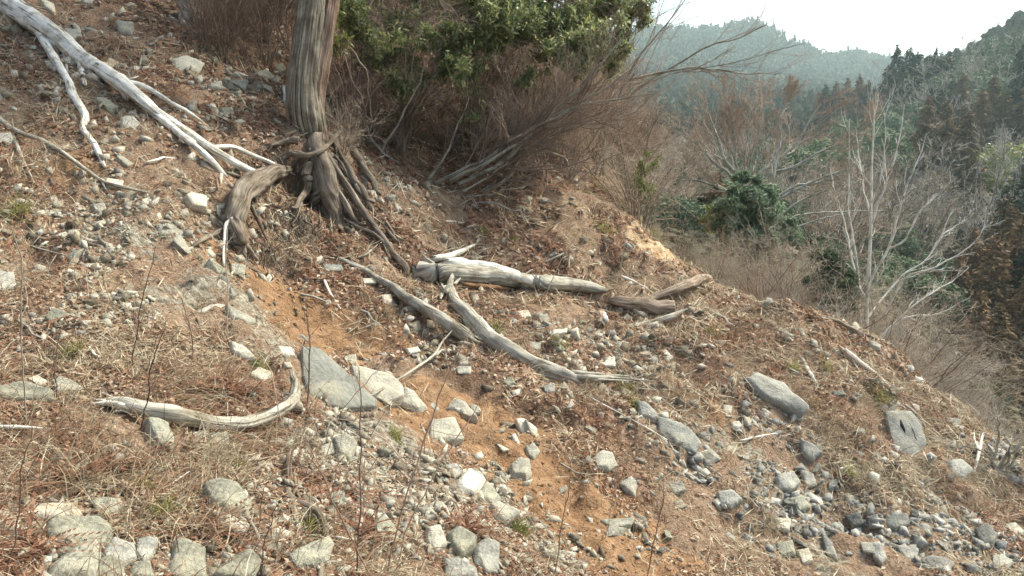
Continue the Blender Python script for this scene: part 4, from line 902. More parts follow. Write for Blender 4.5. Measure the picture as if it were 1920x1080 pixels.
# ------------------------------------------------------------------ litter, dry grass and fallen sprays (what nobody could count)
def litter(name, n, L, W, matn, seed, dens, label, lift=.012, flat=.5, curl=.3, cat='leaf litter'):
    r = np.random.default_rng(seed); P = scatter(n, r, 15); px, py, f = pix(P)
    nz = fbm(P[:, 0]*2.2, P[:, 1]*2.2, 3, seed)
    ok = visible(P, .15, 24) & (r.random(n) < dens(px, py, P)*np.clip(.7+nz*2.2, .03, 2)); P = P[ok]; f = f[ok]; ok = offstones(P); P = P[ok]; f = f[ok]; n = len(P)
    A, B, N = frame_at(P, r, flat); s = np.clip(f/6, .6, 1.6)*r.uniform(.6, 1.3, n)
    V, F = leaves(P+N*(lift*s*r.random(n))[:, None]+N*.006, A, N, L*s, W*s, curl)
    o = obj(name, V, F, M[matn]); tag(o, label, cat, kind='stuff'); print(name, n)
def soilmask(px, py):
    d1 = np.exp(-((seg_dist(px, py, [(490,520),(540,580),(620,640)]))/45)**2)+np.exp(-((seg_dist(px, py, [(870,800),(940,850),(1005,910),(1085,980),(1190,1070)]))/72)**2)
    return np.clip(1-d1*1.15-.5*np.exp(-(seg_dist(px, py, [(660,550),(820,680),(980,780)])/50)**2)-.95*np.exp(-((px-1235)/55)**2-((py-470)/45)**2), .04, 1)
def stonemask(px, py): return (1-.45*np.exp(-((px-250)/330)**2-((py-1020)/130)**2))* np.clip(1.15-1.15*rubble(px, py), .06, 1)
HX = np.array([(o.location.x, o.location.y, .46*max(o.scale)*(np.ptp([v.co.x for v in o.data.vertices])+np.ptp([v.co.y for v in o.data.vertices]))*.5) for o in SC.objects if o.name.startswith('stone')])
def offstones(P):   # the litter lies between the stones, hardly on them
    ok = np.ones(len(P), bool)
    for x, y, rr_ in HX: ok &= (P[:, 0]-x)**2+(P[:, 1]-y)**2 > rr_*rr_
    return ok
litter('leaf_litter', 170000, .048, .022, 'litter', 21, lambda px, py, P: .75*soilmask(px, py)*stonemask(px, py), 'brown dead leaves and chips covering the slope')
litter('needle_litter', 250000, .10, .010, 'needles', 22, lambda px, py, P: stonemask(px, py)*(.35+.5*np.exp(-((px-700)/420)**2-((py-330)/220)**2)+.5*np.exp(-((px-900)/260)**2-((py-380)/110)**2)+.4*np.exp(-((px-400)/320)**2-((py-120)/120)**2)+.3*np.exp(-((px-300)/300)**2-((py-900)/150)**2))*soilmask(px, py), 'rusty fallen cedar sprays on the slope', .03, .9, 0)
litter('straw_litter', 270000, .16, .007, 'straw', 23, lambda px, py, P: np.clip(stonemask(px, py), .25, 1)*(.22+.5*np.clip((px-1150)/300, 0, 1)+.45*np.exp(-((px-200)/260)**2-((py-640)/90)**2)+.4*np.exp(-((px-250)/380)**2-((py-880)/120)**2))*soilmask(px, py), 'pale dry stalks and straw matted over the slope', .035, .8, 0)
def strands(r, P, N, L, nseg, w, droop, lean, spread=.5):
    """drooping blades: P roots, returns ribbons"""
    n = len(P); D = unit(N*(.7+r.random((n, 1))*.5)+r.normal(size=(n, 3))*spread+lean); Q = np.empty((n, nseg+1, 3)); Q[:, 0] = P; cur = D.copy()
    for j in range(1, nseg+1):
        cur = unit(cur+np.array([0, 0, -droop])*(j/nseg)+r.normal(size=(n, 3))*.08); Q[:, j] = Q[:, j-1]+cur*(L/nseg)[:, None]
        g_ = gz(Q[:, j, 0], Q[:, j, 1])+.006; Q[:, j, 2] = np.maximum(Q[:, j, 2], g_)
    side = unit(np.cross(D, rand_dir(n, r)))[:, None, :]; ww = (w[:, None]*np.linspace(1, .15, nseg+1)[None])[..., None]
    V = np.stack([Q-side*ww*.5, Q+side*ww*.5], 2).reshape(-1, 3); k = (nseg+1)*2
    b = (np.arange(n)*k)[:, None]+np.arange(nseg)[None]*2; F = np.stack([b, b+1, b+3, b+2], -1).reshape(-1, 4)
    return V, [F]
def grass(name, n, L, w, matn, seed, dens, label, droop=.45, spread=.5, clump=True):
    r = np.random.default_rng(seed); nc = n//(26 if clump else 1); C = scatter(nc, r, 14); px, py, f = pix(C)
    ok = visible(C, .2, 24) & (r.random(nc) < dens(px, py)*soilmask(px, py)*(1-.6*np.exp(-((px-250)/330)**2-((py-1020)/130)**2))*np.clip(1.25-1.1*rubble(px, py), .15, 1)) & offstones(C); C = C[ok]
    P = np.repeat(C, 26 if clump else 1, 0); P[:, :2] += r.normal(size=(len(P), 2))*.075; P[:, 2] = gz(P[:, 0], P[:, 1]); N = nrm(P[:, 0], P[:, 1])
    dh = np.stack([N[:, 0], N[:, 1], 0*N[:, 0]], -1)*.8
    V, F = strands(r, P, N, r.uniform(.35, 1, len(P))*L, 5, r.uniform(.6, 1.3, len(P))*w, droop, dh, spread)
    o = obj(name, V, F, M[matn]); tag(o, label, 'grass', kind='stuff'); print(name, len(P))
E = lambda px, py, x, y, rx, ry: np.exp(-((px-x)/rx)**2-((py-y)/ry)**2)
grass('dry_grass', 165000, .30, .0045, 'straw', 41, lambda px, py: .10+.75*E(px, py, 1640, 800, 160, 110)+.6*E(px, py, 1350, 640, 150, 60)+.5*E(px, py, 1450, 790, 160, 60)+.4*E(px, py, 1200, 720, 130, 50)+.5*E(px, py, 200, 560, 200, 70)+.4*E(px, py, 300, 880, 350, 120)+.3*E(px, py, 1100, 560, 150, 40)+.5*E(px, py, 1700, 900, 200, 50)+.3*E(px, py, 50, 400, 80, 50)+.35*E(px, py, 1180, 430, 120, 60)+.3*E(px, py, 1300, 900, 150, 80), 'pale straw grass hanging downhill in tufts')
grass('rusty_grass', 155000, .26, .004, 'straw_red', 42, lambda px, py: .12+.8*E(px, py, 1330, 640, 170, 80)+.5*E(px, py, 1560, 740, 150, 90)+.6*E(px, py, 1100, 780, 120, 60)+.6*E(px, py, 400, 740, 110, 35)+.5*E(px, py, 760, 560, 120, 60)+.4*E(px, py, 950, 430, 250, 80)+.3*E(px, py, 400, 1000, 300, 80)+.4*E(px, py, 1000, 470, 150, 40)+.4*E(px, py, 250, 100, 250, 80), 'rusty brown dead grass and bracken mats')
# mossy vegetation on the rim of the bank
# green tufts, one thing each
def tuft(x, y, rp, matn, label, n=70, h=None, seed=0):
    r = np.random.default_rng(seed+int(x)); c = hit(x, y); d = c[1]*CT-c[2]*ST; rad = rp*d/FPX; P = c+r.normal(size=(n, 3))*rad*.3; P[:, 2] = gz(P[:, 0], P[:, 1])
    V, F = strands(r, P, nrm(P[:, 0], P[:, 1]), r.uniform(.6, 1.3, n)*rad*1.3, 4, np.full(n, .0065), .5, np.array([0, -.1, .35]), .55)
    o = obj('grass_tuft', V, F, M[matn], None, c); tag(o, label, 'grass tuft', 'living grass tufts on the slope'); LABELS[label] = 1
for i, (x, y, rp, mt, q) in enumerate([(35,400,38,'grassgreen','straggly olive'),(484,685,24,'bushgreen','fresh green'),(580,998,26,'bushgreen','bright green'),(972,998,26,'bushgreen','bright green'),
   (310,965,32,'grassgreen','yellowish'),(340,750,16,'bushgreen','yellow-green'),(1168,735,26,'grassgreen','straw-green'),(1190,760,20,'grassgreen','pale green'),(930,618,20,'grassgreen','yellow-green'),(1045,648,24,'grassgreen','straw-green'),
   (1332,628,20,'bushgreen','yellow-green'),(1645,745,30,'bushgreen','lime green'),(1550,690,20,'grassgreen','mustard'),(1590,885,22,'grassgreen','straw-yellow'),(1485,690,18,'grassgreen','pale olive'),(140,662,26,'grassgreen','dull green'),
   (960,545,14,'bushgreen','tiny green'),(960,455,12,'bushgreen','fresh green'),(905,435,12,'bushgreen','fresh green'),(740,820,18,'grassgreen','olive'),(1130,430,24,'grassgreen','mossy'),(1240,400,20,'grassgreen','mossy'),(725,590,22,'straw','bleached spiky'),(1615,875,26,'straw','bleached spiky'),
   (1440,980,34,'straw','bleached fountain-shaped'),(265,915,22,'grassgreen','yellowing'),(445,880,16,'bushgreen','small green')]):
    tuft(x, y, rp, mt, once(f'{q} grass tuft {where(x, y)}', ['', 'in the dry litter']), seed=i)
# ragged bracken / cedar spray clumps
def spray(x, y, w, h, label, n=260, seed=0, mt='needles'):
    r = np.random.default_rng(seed); c = hit(x, y); d = c[1]; a = Acc(); K = 14
    for _ in range(K):
        p = hit(x+r.normal()*w*.13, y+r.normal()*h*.13); D_ = unit(np.array([r.normal(), r.normal()*.6, .35])); L = r.uniform(.12, .3)
        q = p+D_*np.linspace(0, L, 12)[:, None]+np.array([0, 0, -.25])*(np.linspace(0, L, 12)**2)[:, None]*2
        q[:, 2] = np.maximum(q[:, 2], gz(q[:, 0], q[:, 1])+.015)
        for s in (-1, 1):
            side = unit(np.cross(D_, [0, 0, 1]))*s; v, f = leaves(q+side*.022, side*.9+D_*.7, np.tile([0, 0, 1.], (12, 1)), .055*np.linspace(1, .3, 12), .012); a.add(v, f)
    V, F, A = a.get(); o = obj('dead_fern', V, F, M[mt], None, c); tag(o, label, 'dead bracken', 'rusty dead bracken clumps'); LABELS[label] = 1
for i, (x, y, w, h) in enumerate([(400,735,90,40),(330,745,60,30),(460,740,60,30),(230,870,70,50),(690,1000,60,60),(60,1040,90,60),(130,900,60,40),(380,1000,70,40),(640,940,60,40),(870,1000,60,30),(1110,790,50,30),(300,700,60,20),(560,900,50,30),(1590,640,50,20),(1150,500,60,20)]):
    spray(x, y, w, h, once(f'rusty dead bracken clump {where(x, y)}', ['', 'among dry stalks']), seed=150+i)

# ------------------------------------------------------------------ thin saplings and shrubs near the camera
def sapling(pts, matn, label, lvl=(4, 3), seed=0, rr=.5, twl=(.18, .35)):
    """pts: (x, y, radius px, metres nearer than the root) from the root up"""
    r = np.random.default_rng(seed); c = hit(pts[0][0], pts[0][1]); d = c[1]*CT-c[2]*ST
    C = np.array([D(x, y, d-dn) for x, y, rp, dn in pts]); C[0] = c; R = np.array([max(rp*.5*d/FPX, .0010) for x, y, rp, dn in pts])
    Q = spline(np.hstack([C, R[:, None]]), 22); Q[:, :3] += np.cumsum(r.normal(size=(22, 3))*.003, 0)
    t = empty('sapling', c); tag(t, label, 'sapling', 'bare saplings among the weeds'); LABELS[label] = 1
    V, F, A = tubes(Q[None, :, :3], Q[None, :, 3], 5, False); obj('stem', V, F, M[matn], t, c, True, {'tuv': A})
    P1, R1 = grow(Q[None, :, :3], Q[None, :, 3], lvl[0], (.3, .98), (30, 60), twl, .5, 7, .13, .04, r, .0009)
    a = Acc(); a.add(*tubes(P1, R1, 4, False))
    if lvl[1]:
        P2, R2 = grow(P1, R1, lvl[1], (.25, .95), (25, 60), (.3, .6), .6, 5, .15, .03, r, .0007); a.add(*tubes(P2, R2, 3, False))
    V, F, A = a.get(); obj('crown', V, F, M[matn], t, c, False, {'tuv': A})
SAP = [([(48,790,3,0),(45,700,3,.1),(42,600,2.8,.2),(38,500,2.4,.3),(20,420,1.6,.4)],'twig_grey','tall grey sapling at the left edge, crossing the mossy ledge'),
 ([(104,748,2.6,0),(102,690,2.4,.05),(102,620,1.6,.1)],'twig_dark','short straight dark sapling beside the tall grey one'),
 ([(245,700,2.5,0),(252,640,2.3,.05),(268,570,2,.1),(292,470,1.2,.2)],'twig_dark','slim dark sapling leaning right from the dry grass patch'),
 ([(265,805,2.5,0),(276,740,2.4,.1),(288,680,2,.15),(310,620,1.4,.2)],'twig_dark','dark forked sapling rising behind the bent log'),
 ([(425,640,2.2,.0),(424,560,2.2,.1),(422,480,2,.2),(421,425,1.2,.2)],'twig_grey','thin pale sapling standing before the grey leaning stump'),
 ([(575,765,3,0),(578,700,2.8,.05),(582,630,2.2,.1),(580,575,1.2,.15)],'twig_dark','dark stem rising against the smooth grey slab'),
 ([(668,1075,3,.1),(672,960,3,.2),(670,850,2.6,.3),(672,760,2,.35),(668,690,1.2,.4)],'twig_dark','tall straight dark sapling in front of the pale rubble'),
 ([(726,1080,3.4,.1),(750,960,3,.3),(790,850,2.6,.4),(830,740,2,.5),(880,640,1.2,.6)],'twig_red','red-brown sapling slanting right across the flat-faced block'),
 ([(742,1070,3,.1),(765,980,2.8,.2),(810,880,2.4,.3),(870,790,1.8,.35),(900,740,1,.4)],'twig_red','second red-brown sapling slanting right, lower of the pair'),
 ([(700,1085,3,.1),(640,960,2.6,.3),(600,860,2.2,.4),(575,800,1.2,.5)],'twig_red','red-brown sapling arching left over the dry weeds'),
 ([(1040,1080,2.2,.0),(1055,980,2.2,.2),(1072,900,1.8,.3),(1078,840,1,.35)],'twig_red','fine reddish sapling at the foot of the orange scar'),
 ([(1215,1080,2.4,.0),(1228,1000,2.2,.1),(1245,930,1.6,.2),(1250,880,1,.2)],'twig_dark','fine dark sapling at the bottom, right of the orange scar'),
 ([(1135,1010,1.8,0),(1140,940,1.6,.1),(1152,860,1,.2)],'twig_tan','straw-pale stalk standing right of the orange scar'),
 ([(930,880,1.6,0),(915,800,1.4,.1),(905,740,1,.15)],'twig_tan','straw-pale stalk at the head of the lower orange scar'),
 ([(10,1085,3,0),(20,1000,2.8,.1),(30,900,2.2,.2),(40,820,1.4,.25)],'twig_dark','dark sapling in the bottom left corner'),
 ([(480,1085,2.6,0),(500,1000,2.2,.1),(520,930,1.4,.2)],'twig_dark','dark sapling at the bottom near the snaking root'),
 ([(1020,560,1.6,.0),(1055,480,1.6,.1),(1100,410,1.2,.2),(1118,370,.8,.2)],'twig_tan','tall straw stalk leaning right on the mossy rim'),
 ([(1165,545,1.6,0),(1168,490,1.4,.05),(1175,420,.8,.1)],'twig_tan','upright straw stalk before the orange cut bank'),
 ([(1085,530,1.6,0),(1080,480,1.4,.05),(1110,420,.8,.1)],'twig_tan','bent straw stalk above the right end of the big log'),
 ([(540,830,2,0),(520,760,2,.1),(505,690,1.6,.15),(470,640,1,.2)],'twig_red','reddish sapling leaning left by the upturned log end'),
 ([(360,690,2,0),(350,620,2,.1),(330,560,1.5,.15)],'twig_dark','little dark sapling in the middle of the dry grass patch'),
 ([(610,860,2,0),(640,770,1.8,.1),(700,700,1.4,.15),(730,660,1,.2)],'twig_red','reddish whip crossing the smooth grey slab'),
 ([(760,870,2,0),(720,820,1.8,.1),(640,790,1.4,.1),(560,800,1,.1)],'twig_red','low reddish whip arching left below the slabs')]
for i, (p, mt, l) in enumerate(SAP): sapling(p, mt, l, (9 if mt != 'twig_tan' else 4, 4 if mt != 'twig_tan' else 0), 200+i)

# ------------------------------------------------------------------ the bare thicket and the shrubs on the rim
def multi(name, label, cat, base_px, stems, matn, d_off=0., lv=((9, 5), (5, 3)), seed=0, group=None, rbase=7, twig='twig_tan', spread=1):
    r = np.random.default_rng(seed); c = hit(*base_px); d = c[1]*CT-c[2]*ST; t = empty(name, c); tag(t, label, cat, group); LABELS[label] = 1
    C = []; R = []
    for s in stems:
        P = np.array([D(x, y, d-dn) for x, y, dn in s]); P = spline(P, 16); P += np.cumsum(r.normal(size=P.shape)*.018, 0); C.append(P)
        R.append(np.linspace(1, .25, 16)*r.uniform(.6, 1.1)*rbase*d/FPX)
    C = np.array(C); R = np.array(R); a = Acc().add(*tubes(C, R, 7, False, .1)); a.obj('stem', M[matn], t, c, True)
    P1, R1 = grow(C, R, lv[0][0], (.15, .98), (15, 50), (.25, .6), .5, 9, .12, .06, r, .002); a = Acc(); a.add(*tubes(P1, R1, 5, False))
    P2, R2 = grow(P1, R1, lv[0][1], (.2, .95), (20, 55), (.35, .7), .6, 7, .14, .05, r, .0016); a.add(*tubes(P2, R2, 4, False))
    P3, R3 = grow(P2, R2, lv[1][1], (.2, .95), (20, 55), (.4, .7), .7, 5, .16, .05, r, .0012); a.add(*tubes(P3, R3, 3, False))
    V, F, A = a.get(); obj('crown', V, F, M[twig], t, c, False, {'tuv': A}); return t, c, P2
multi('bare_shrub', 'bare leaning thicket shrub with pale stems sweeping up to the right', 'shrub', (845,345),
   [[(840,340,.1),(900,305,.3),(980,250,.5),(1060,205,.7),(1180,150,.9)],[(850,335,.1),(930,270,.4),(1010,225,.6),(1100,185,.8),(1225,165,1)],[(880,330,.2),(940,290,.4),(1030,240,.6),(1130,190,.8)],
    [(860,345,.1),(950,300,.4),(1040,210,.6),(1110,140,.8),(1170,70,1)],[(905,360,.1),(950,330,.2),(985,278,.3),(1050,272,.4),(1080,300,.4)],[(820,350,.1),(880,320,.3),(960,290,.4),(1080,250,.6),(1190,230,.7)]],
   'silver', lv=((16, 8), (0, 5)), seed=3, rbase=5, twig='twig_brown')
multi('bare_shrub', 'low tangled bare shrub with arching rods under the evergreen leaves', 'shrub', (800,330),
   [[(700,320,.1),(760,200,.4),(790,120,.5)],[(900,380,.1),(960,395,.2),(1000,405,.2)],[(790,350,.1),(850,270,.3),(880,160,.4)],[(870,360,.1),(930,330,.25),(960,290,.3),(975,250,.3)],[(760,330,.1),(690,260,.3),(660,180,.4)],
    [(830,370,.1),(900,372,.15),(960,355,.2),(985,340,.2)]], 'silver', lv=((10, 6), (0, 4)), seed=4, rbase=2.6, twig='twig_brown')
multi('bare_tree', 'leafless rim tree with long dark and white boughs reaching out over the valley', 'tree', (1120,330),
   [[(1120,335,0),(1150,250,.3),(1180,175,.5),(1250,138,.8),(1330,125,1.1),(1430,105,1.5),(1512,86,1.8)],[(1130,320,0),(1170,230,.3),(1200,170,.5),(1290,115,.8),(1352,80,1.1),(1400,68,1.3),(1442,49,1.5)],
    [(1115,330,0),(1160,200,.3),(1195,120,.5),(1235,75,.7),(1262,48,.8),(1300,-5,1)],[(1150,330,0),(1180,340,.2),(1215,312,.5),(1240,285,.6),(1262,268,.7)],[(1130,330,0),(1140,200,.3),(1170,100,.4),(1200,20,.5),(1212,-40,.6)],
    [(1180,150,.5),(1270,128,.8),(1340,128,1.1),(1410,130,1.4),(1470,125,1.6)]],
   'silver', lv=((8, 4), (0, 2)), seed=6, rbase=3.4, twig='twig_red')
SHM = {}
def shrub_proto(key, matn, H=2.0, n=9, seed=0, lv=(7, 5, 4), spread=.8):
    r = np.random.default_rng(seed); C = []; R = []
    for i in range(n):
        a_ = r.uniform(0, 2*math.pi); s_ = r.uniform(.15, 1)*spread*H; top = np.array([math.cos(a_)*s_, math.sin(a_)*s_, H*r.uniform(.6, 1)])
        P = spline(np.array([[0, 0, -.15], [top[0]*.3, top[1]*.3, top[2]*.45], top]), 12)+np.cumsum(r.normal(size=(12, 3))*.02, 0)*H/2; C.append(P); R.append(np.linspace(.016, .004, 12)*H/2)
    C = np.array(C); R = np.array(R); a1 = Acc().add(*tubes(C, R, 5, False)); V, F, A = a1.get(); m1 = mesh('stem', V, F, M[matn], True, {'tuv': A})
    P1, R1 = grow(C, R, lv[0], (.2, .98), (25, 65), (.3, .6), .5, 7, .2, .03, r, .003*H/2); P2, R2 = grow(P1, R1, lv[1], (.2, .98), (25, 70), (.4, .7), .6, 6, .24, .02, r, .0022*H/2)
    P3, R3 = grow(P2, R2, lv[2], (.2, .98), (20, 70), (.45, .7), .7, 4, .25, .0, r, .0018*H/2)
    a2 = Acc().add(*tubes(P1, R1, 4, False)).add(*tubes(P2, R2, 3, False)).add(*tubes(P3, R3, 3, False)); V, F, A = a2.get()
    SHM[key] = (m1, V, F, A, {})
def put_shrub(key, P, s, rz, twig, label, cat='shrub', group='bare shrubs along the rim', name='bare_shrub', lean=0.):
    m1, V, F, A, cache = SHM[key]
    if twig not in cache: cache[twig] = mesh('twigs', V, F, M[twig], False, {'tuv': A})
    t = empty(name, P); t.rotation_euler = (lean*.6, lean, rz); t.scale = (s, s, s); tag(t, label, cat, group)
    link(bpy.data.objects.new('stem', m1), t); link(bpy.data.objects.new('crown', cache[twig]), t); return t
for i in range(4): shrub_proto(('a', i), 'twig_brown', 2.0, 10, 300+i)
r = np.random.default_rng(61)
RIM = [(int(r.uniform(860, 1215)), int(r.uniform(90, 300)), r.uniform(.8, 1.2), ['twig_red', 'twig_brown', 'twig_red', 'twig_dark'][r.integers(4)]) for _ in range(34)]+[(int(r.uniform(1040, 1190)), int(r.uniform(200, 320)), r.uniform(.9, 1.3), ['twig_red', 'twig_tan', 'twig_red'][r.integers(3)]) for _ in range(16)]+[(int(r.uniform(640, 900)), int(r.uniform(120, 260)), r.uniform(.6, .9), 'twig_dark') for _ in range(10)]+[(1000,150,1.0,'twig_red'),(1050,110,1.1,'twig_red'),(1110,140,1.1,'twig_red'),(1150,90,1.1,'twig_red'),(1175,60,1.0,'twig_red'),(1080,210,.9,'twig_tan'),(1140,215,1.,'twig_red'),(1185,190,.9,'twig_red'),(1195,260,.8,'twig_red'),
       (1130,280,.7,'twig_tan'),(1180,320,.6,'twig_tan'),(1050,290,.6,'twig_red'),(960,200,.9,'twig_red'),(900,240,.7,'twig_dark'),(1010,60,1.1,'twig_red'),(820,230,.7,'twig_dark'),(740,190,.8,'twig_dark'),(690,240,.6,'twig_dark'),
       (400,20,1.3,'twig_dark'),(440,10,1.4,'twig_dark'),(480,20,1.3,'twig_dark'),(520,10,1.4,'twig_dark'),(380,50,1.,'twig_dark'),(540,60,1.1,'twig_dark'),(420,80,.9,'twig_dark'),(500,90,.9,'twig_dark'),(430,60,.8,'twig_dark'),(500,50,.9,'twig_dark'),(390,70,.6,'twig_dark'),(465,100,.6,'twig_dark'),(660,130,.9,'twig_dark'),(640,270,.45,'twig_tan')]
for i, (x, y, s, tw) in enumerate(RIM):
    c = hit(x, y+30) if x < 1200 else hit(x, y)
    put_shrub(('a', i % 4), c, s*.8, r.uniform(0, 6), tw, once(f'{"reddish" if tw == "twig_red" else "dark" if tw == "twig_dark" else "tan"} {"tall" if s > 1.12 else "low" if s < .85 else "mid-sized"} bare brush {where(x, y)}', where2(x, y)+['', 'with fine dense twigs', 'on the shaded slope', 'with upright rods', 'half hidden by its neighbours', 'nearest the valley', 'highest up the slope', 'with trailing rods', 'lowest on the slope']), lean=.32*r.normal(), group='bare brush on the upper slope')
# the outer face of the rim: shrubs rooted behind the edge, tops showing
def rimpt(px, Y):  # a point of real ground at this bearing and distance
    x = (px-960)/FPX*Y*1.0; zz = gz(np.array(x), np.array(Y)) if Y < 20.5 and x < 14.5 else -99
    q = far_pt(px, max(Y, 11)); return np.array([x, Y, max(float(zz), float(q[2]) if Y >= 11 else -99)])
RS = [(x, Y) for x, Y in [(1188,13),(1196,12.6),(1204,13.2)]]
n_in = len(RS)
for i in range(58):
    px_ = r.uniform(1225, 1935); edge = np.interp(px_, [1200,1300,1420,1520,1660,1790,1930], [12.5,12,11.4,11,10.8,10.6,10.2]); Y = edge+r.uniform(0, 5); RS.append((px_, Y))
for i_, (px_, Y) in enumerate(RS):
    P = rimpt(px_, Y); ty = r.uniform(150, 300) if i_ < n_in else np.interp(px_, [1220,1300,1400,1500,1600,1700,1800,1930], [400,430,440,450,500,560,660,790])+r.uniform(-25, 45)
    topz = atY(px_, ty, Y)[2]; H = min(max((topz-P[2]), .9), 5.2 if i_ < n_in else 3.4); P[2] -= .1
    tw = 'twig_grey' if px_ > 1780 and r.random() < .6 else ['twig_tan', 'twig_red', 'twig_grey', 'twig_tan'][r.integers(4)]
    w_ = {'twig_grey': 'greyish', 'twig_tan': 'tan', 'twig_red': 'pinkish brown'}[tw]; hh = 'tall' if H > 2.2 else 'low' if H < 1.4 else 'mid-height'
    put_shrub(('a', int(r.integers(4))), P, H/2, r.uniform(0, 6), tw, once(f'{hh} {w_} bare shrub {where(px_, ty+20)}', ['', 'just beyond the rim', 'leaning over the valley', 'close to the rim edge', 'in a dense row', 'with frayed top', 'with sparse tips']), lean=.2*r.normal())

# ------------------------------------------------------------------ broad evergreen leaves hanging over the slope
def leafy(name, label, base, boughs, matn, barkm, seed, n2=7, n3=5, L=.10, per=9, rb=.03, nz=(0, -.4, .8), tl=(.25, .5)):
    r = np.random.default_rng(seed); t = empty(name, base); tag(t, label, 'tree'); LABELS[label] = 1
    C = np.array([spline(np.array(b), 18)+np.cumsum(r.normal(size=(18, 3))*.02, 0) for b in boughs]); R = np.linspace(1, .3, 18)[None]*rb*r.uniform(.6, 1.2, (len(C), 1))
    P1, R1 = grow(C, R, n2, (.3, 1), (25, 60), tl, .5, 8, .12, .02, r, .004); P2, R2 = grow(P1, R1, n3, (.2, 1), (25, 60), (.4, .7), .6, 6, .14, .05, r, .003)
    a = Acc().add(*tubes(C, R, 8, False)).add(*tubes(P1, R1, 5, False)).add(*tubes(P2, R2, 4, False)); a.obj('branches', M[barkm], t, base, True)
    tips = P2[:, 2:].reshape(-1, 3); td = unit(P2[:, 2:]-P2[:, 1:-1]).reshape(-1, 3)
    keep = fbm(tips[:, 0]*1.3, tips[:, 2]*2.6+tips[:, 1]*.6, 3, seed) > -.16; tips = tips[keep]; td = td[keep]
    k = len(tips); Cn = np.repeat(tips, per, 0)+r.normal(size=(k*per, 3))*L*.35; Dn = unit(np.repeat(td, per, 0)*.5+rand_dir(k*per, r)+np.array([0, 0, -.25])); Nn = unit(rand_dir(k*per, r)*.6+np.array(nz))
    V, F = leaves(Cn+Dn*L*.4, Dn, Nn, L*r.uniform(.6, 1.2, k*per), L*.30*r.uniform(.8, 1.2, k*per), .12); o = obj('foliage', V, F, M[matn], t, base); print(name, k*per); return t, C
tb = D(800, -260, 12.5)
def B(*pts): return [D(*p) for p in pts]
boughs = [B((800,-260,12.3),(760,-100,11.2),(700,0,10.4),(655,60,9.9)),B((800,-260,12.3),(800,-80,10.9),(790,60,10.0),(770,150,9.6)),B((800,-260,12.3),(860,-80,11),(880,50,10.1),(860,160,9.6)),
  B((820,-260,12.3),(920,-90,11.2),(960,30,10.4),(980,110,10)),B((820,-260,12.3),(1000,-80,11.4),(1060,20,10.7),(1100,100,10.4)),B((820,-260,12.3),(1040,-120,11.8),(1130,-20,11.2),(1190,40,10.9)),
  B((800,-260,12.3),(720,-80,11.4),(680,10,10.8),(720,100,10.2)),B((800,-260,12.3),(830,-60,11.4),(830,60,10.5),(820,130,10)),B((820,-260,12.3),(960,-60,11.6),(1010,50,10.9),(1040,80,10.6)),
  B((820,-260,12.3),(900,-60,11.8),(930,20,11.3),(920,90,10.9)),B((800,-260,12.3),(760,-60,11.8),(750,20,11.2),(740,70,10.8)),B((800,-260,12.5),(640,-120,12),(650,-20,11.6),(690,40,11.2)),B((820,-260,12.5),(1080,-90,12),(1120,10,11.6),(1150,50,11.3)),
  B((820,-260,12.3),(900,-200,11.4),(1000,-170,10.6),(1080,-120,10)),  # this bough and the next two: unseen, added overhead to shade the slope
  B((800,-260,12.3),(740,-200,11),(700,-150,10),(680,-90,9.4)),B((800,-260,12.3),(790,-180,11),(770,-110,10.2),(760,-60,9.8)),
  B((800,-260,12.3),(700,0,10.6),(650,20,10),(610,10,9.6)),B((820,-260,12.3),(890,0,10.8),(940,80,10.2),(1000,120,9.9)),
  B((820,-260,12.3),(1000,-60,11),(1100,30,10.6),(1170,90,10.4)),B((820,-260,12.3),(1040,-60,11.6),(1130,20,11.2),(1215,10,11)),B((820,-260,12.3),(960,-30,10.9),(1030,50,10.4),(1090,120,10.2)),B((820,-260,12.3),(930,-60,11),(1000,10,10.6),(1050,20,10.3)),B((800,-260,12.3),(800,-60,10.6),(850,10,9.9),(900,30,9.6)),B((800,-260,12.3),(740,-60,10.8),(720,20,10.2),(730,50,9.8))]
leafy('evergreen_tree', 'broad-leaved evergreen hanging glossy green boughs over the upper slope', tb, boughs, 'ever', 'twig_tan', 71, 20, 9, .088, 9, .022, tl=(.08, .21))
tk = piece_ = None
V, F, A = tubes(spline(np.array([D(800,-265,12.4), D(830,-60,14.2), hit(850, 20)+np.array([0, 1.2, .3])]), 14)[None], np.linspace(.08, .17, 14)[None], 12, False, .1)
obj('trunk', V, F, M['bark'], bpy.data.objects['evergreen_tree'], tb, True, {'tuv': A})
leafy('yellow_leaved_sapling', 'spindly yellow-leaved sapling touching the big cedar trunk', D(700,230,9.6), [B((700,230,9.6),(670,150,9.2),(640,90,8.9),(612,50,8.7)),B((700,230,9.6),(690,120,9.2),(640,60,9.0),(620,20,8.9))], 'bushgreen', 'twig_tan', 72, 5, 3, .09, 4, .015, tl=(.12, .25))
leafy('evergreen_shrub', 'low leafy sprays lit pale green below the main evergreen boughs', D(760,260,10.6), [B((760,260,10.6),(780,200,9.9),(800,150,9.6)),B((760,260,10.6),(800,190,9.9),(850,165,9.6)),B((760,260,10.6),(740,200,10),(730,140,9.8)),B((760,260,10.6),(820,210,10),(900,150,9.9))], 'ever', 'twig_tan', 73, 9, 5, .12, 9, .02, tl=(.2, .4))
leafy('yellow_bush', 'small yellow-green bush perched on the rim before the valley', D(1195,380,11.8), [B((1195,385,11.8),(1190,360,11.7),(1180,335,11.6)),B((1195,385,11.8),(1210,355,11.7),(1215,330,11.6)),B((1195,385,11.8),(1170,360,11.7),(1155,345,11.6)),B((1195,385,11.8),(1200,350,11.9),(1198,322,11.8))], 'bushgreen', 'twig_tan', 74, 6, 4, .06, 5, .012, tl=(.3, .5))
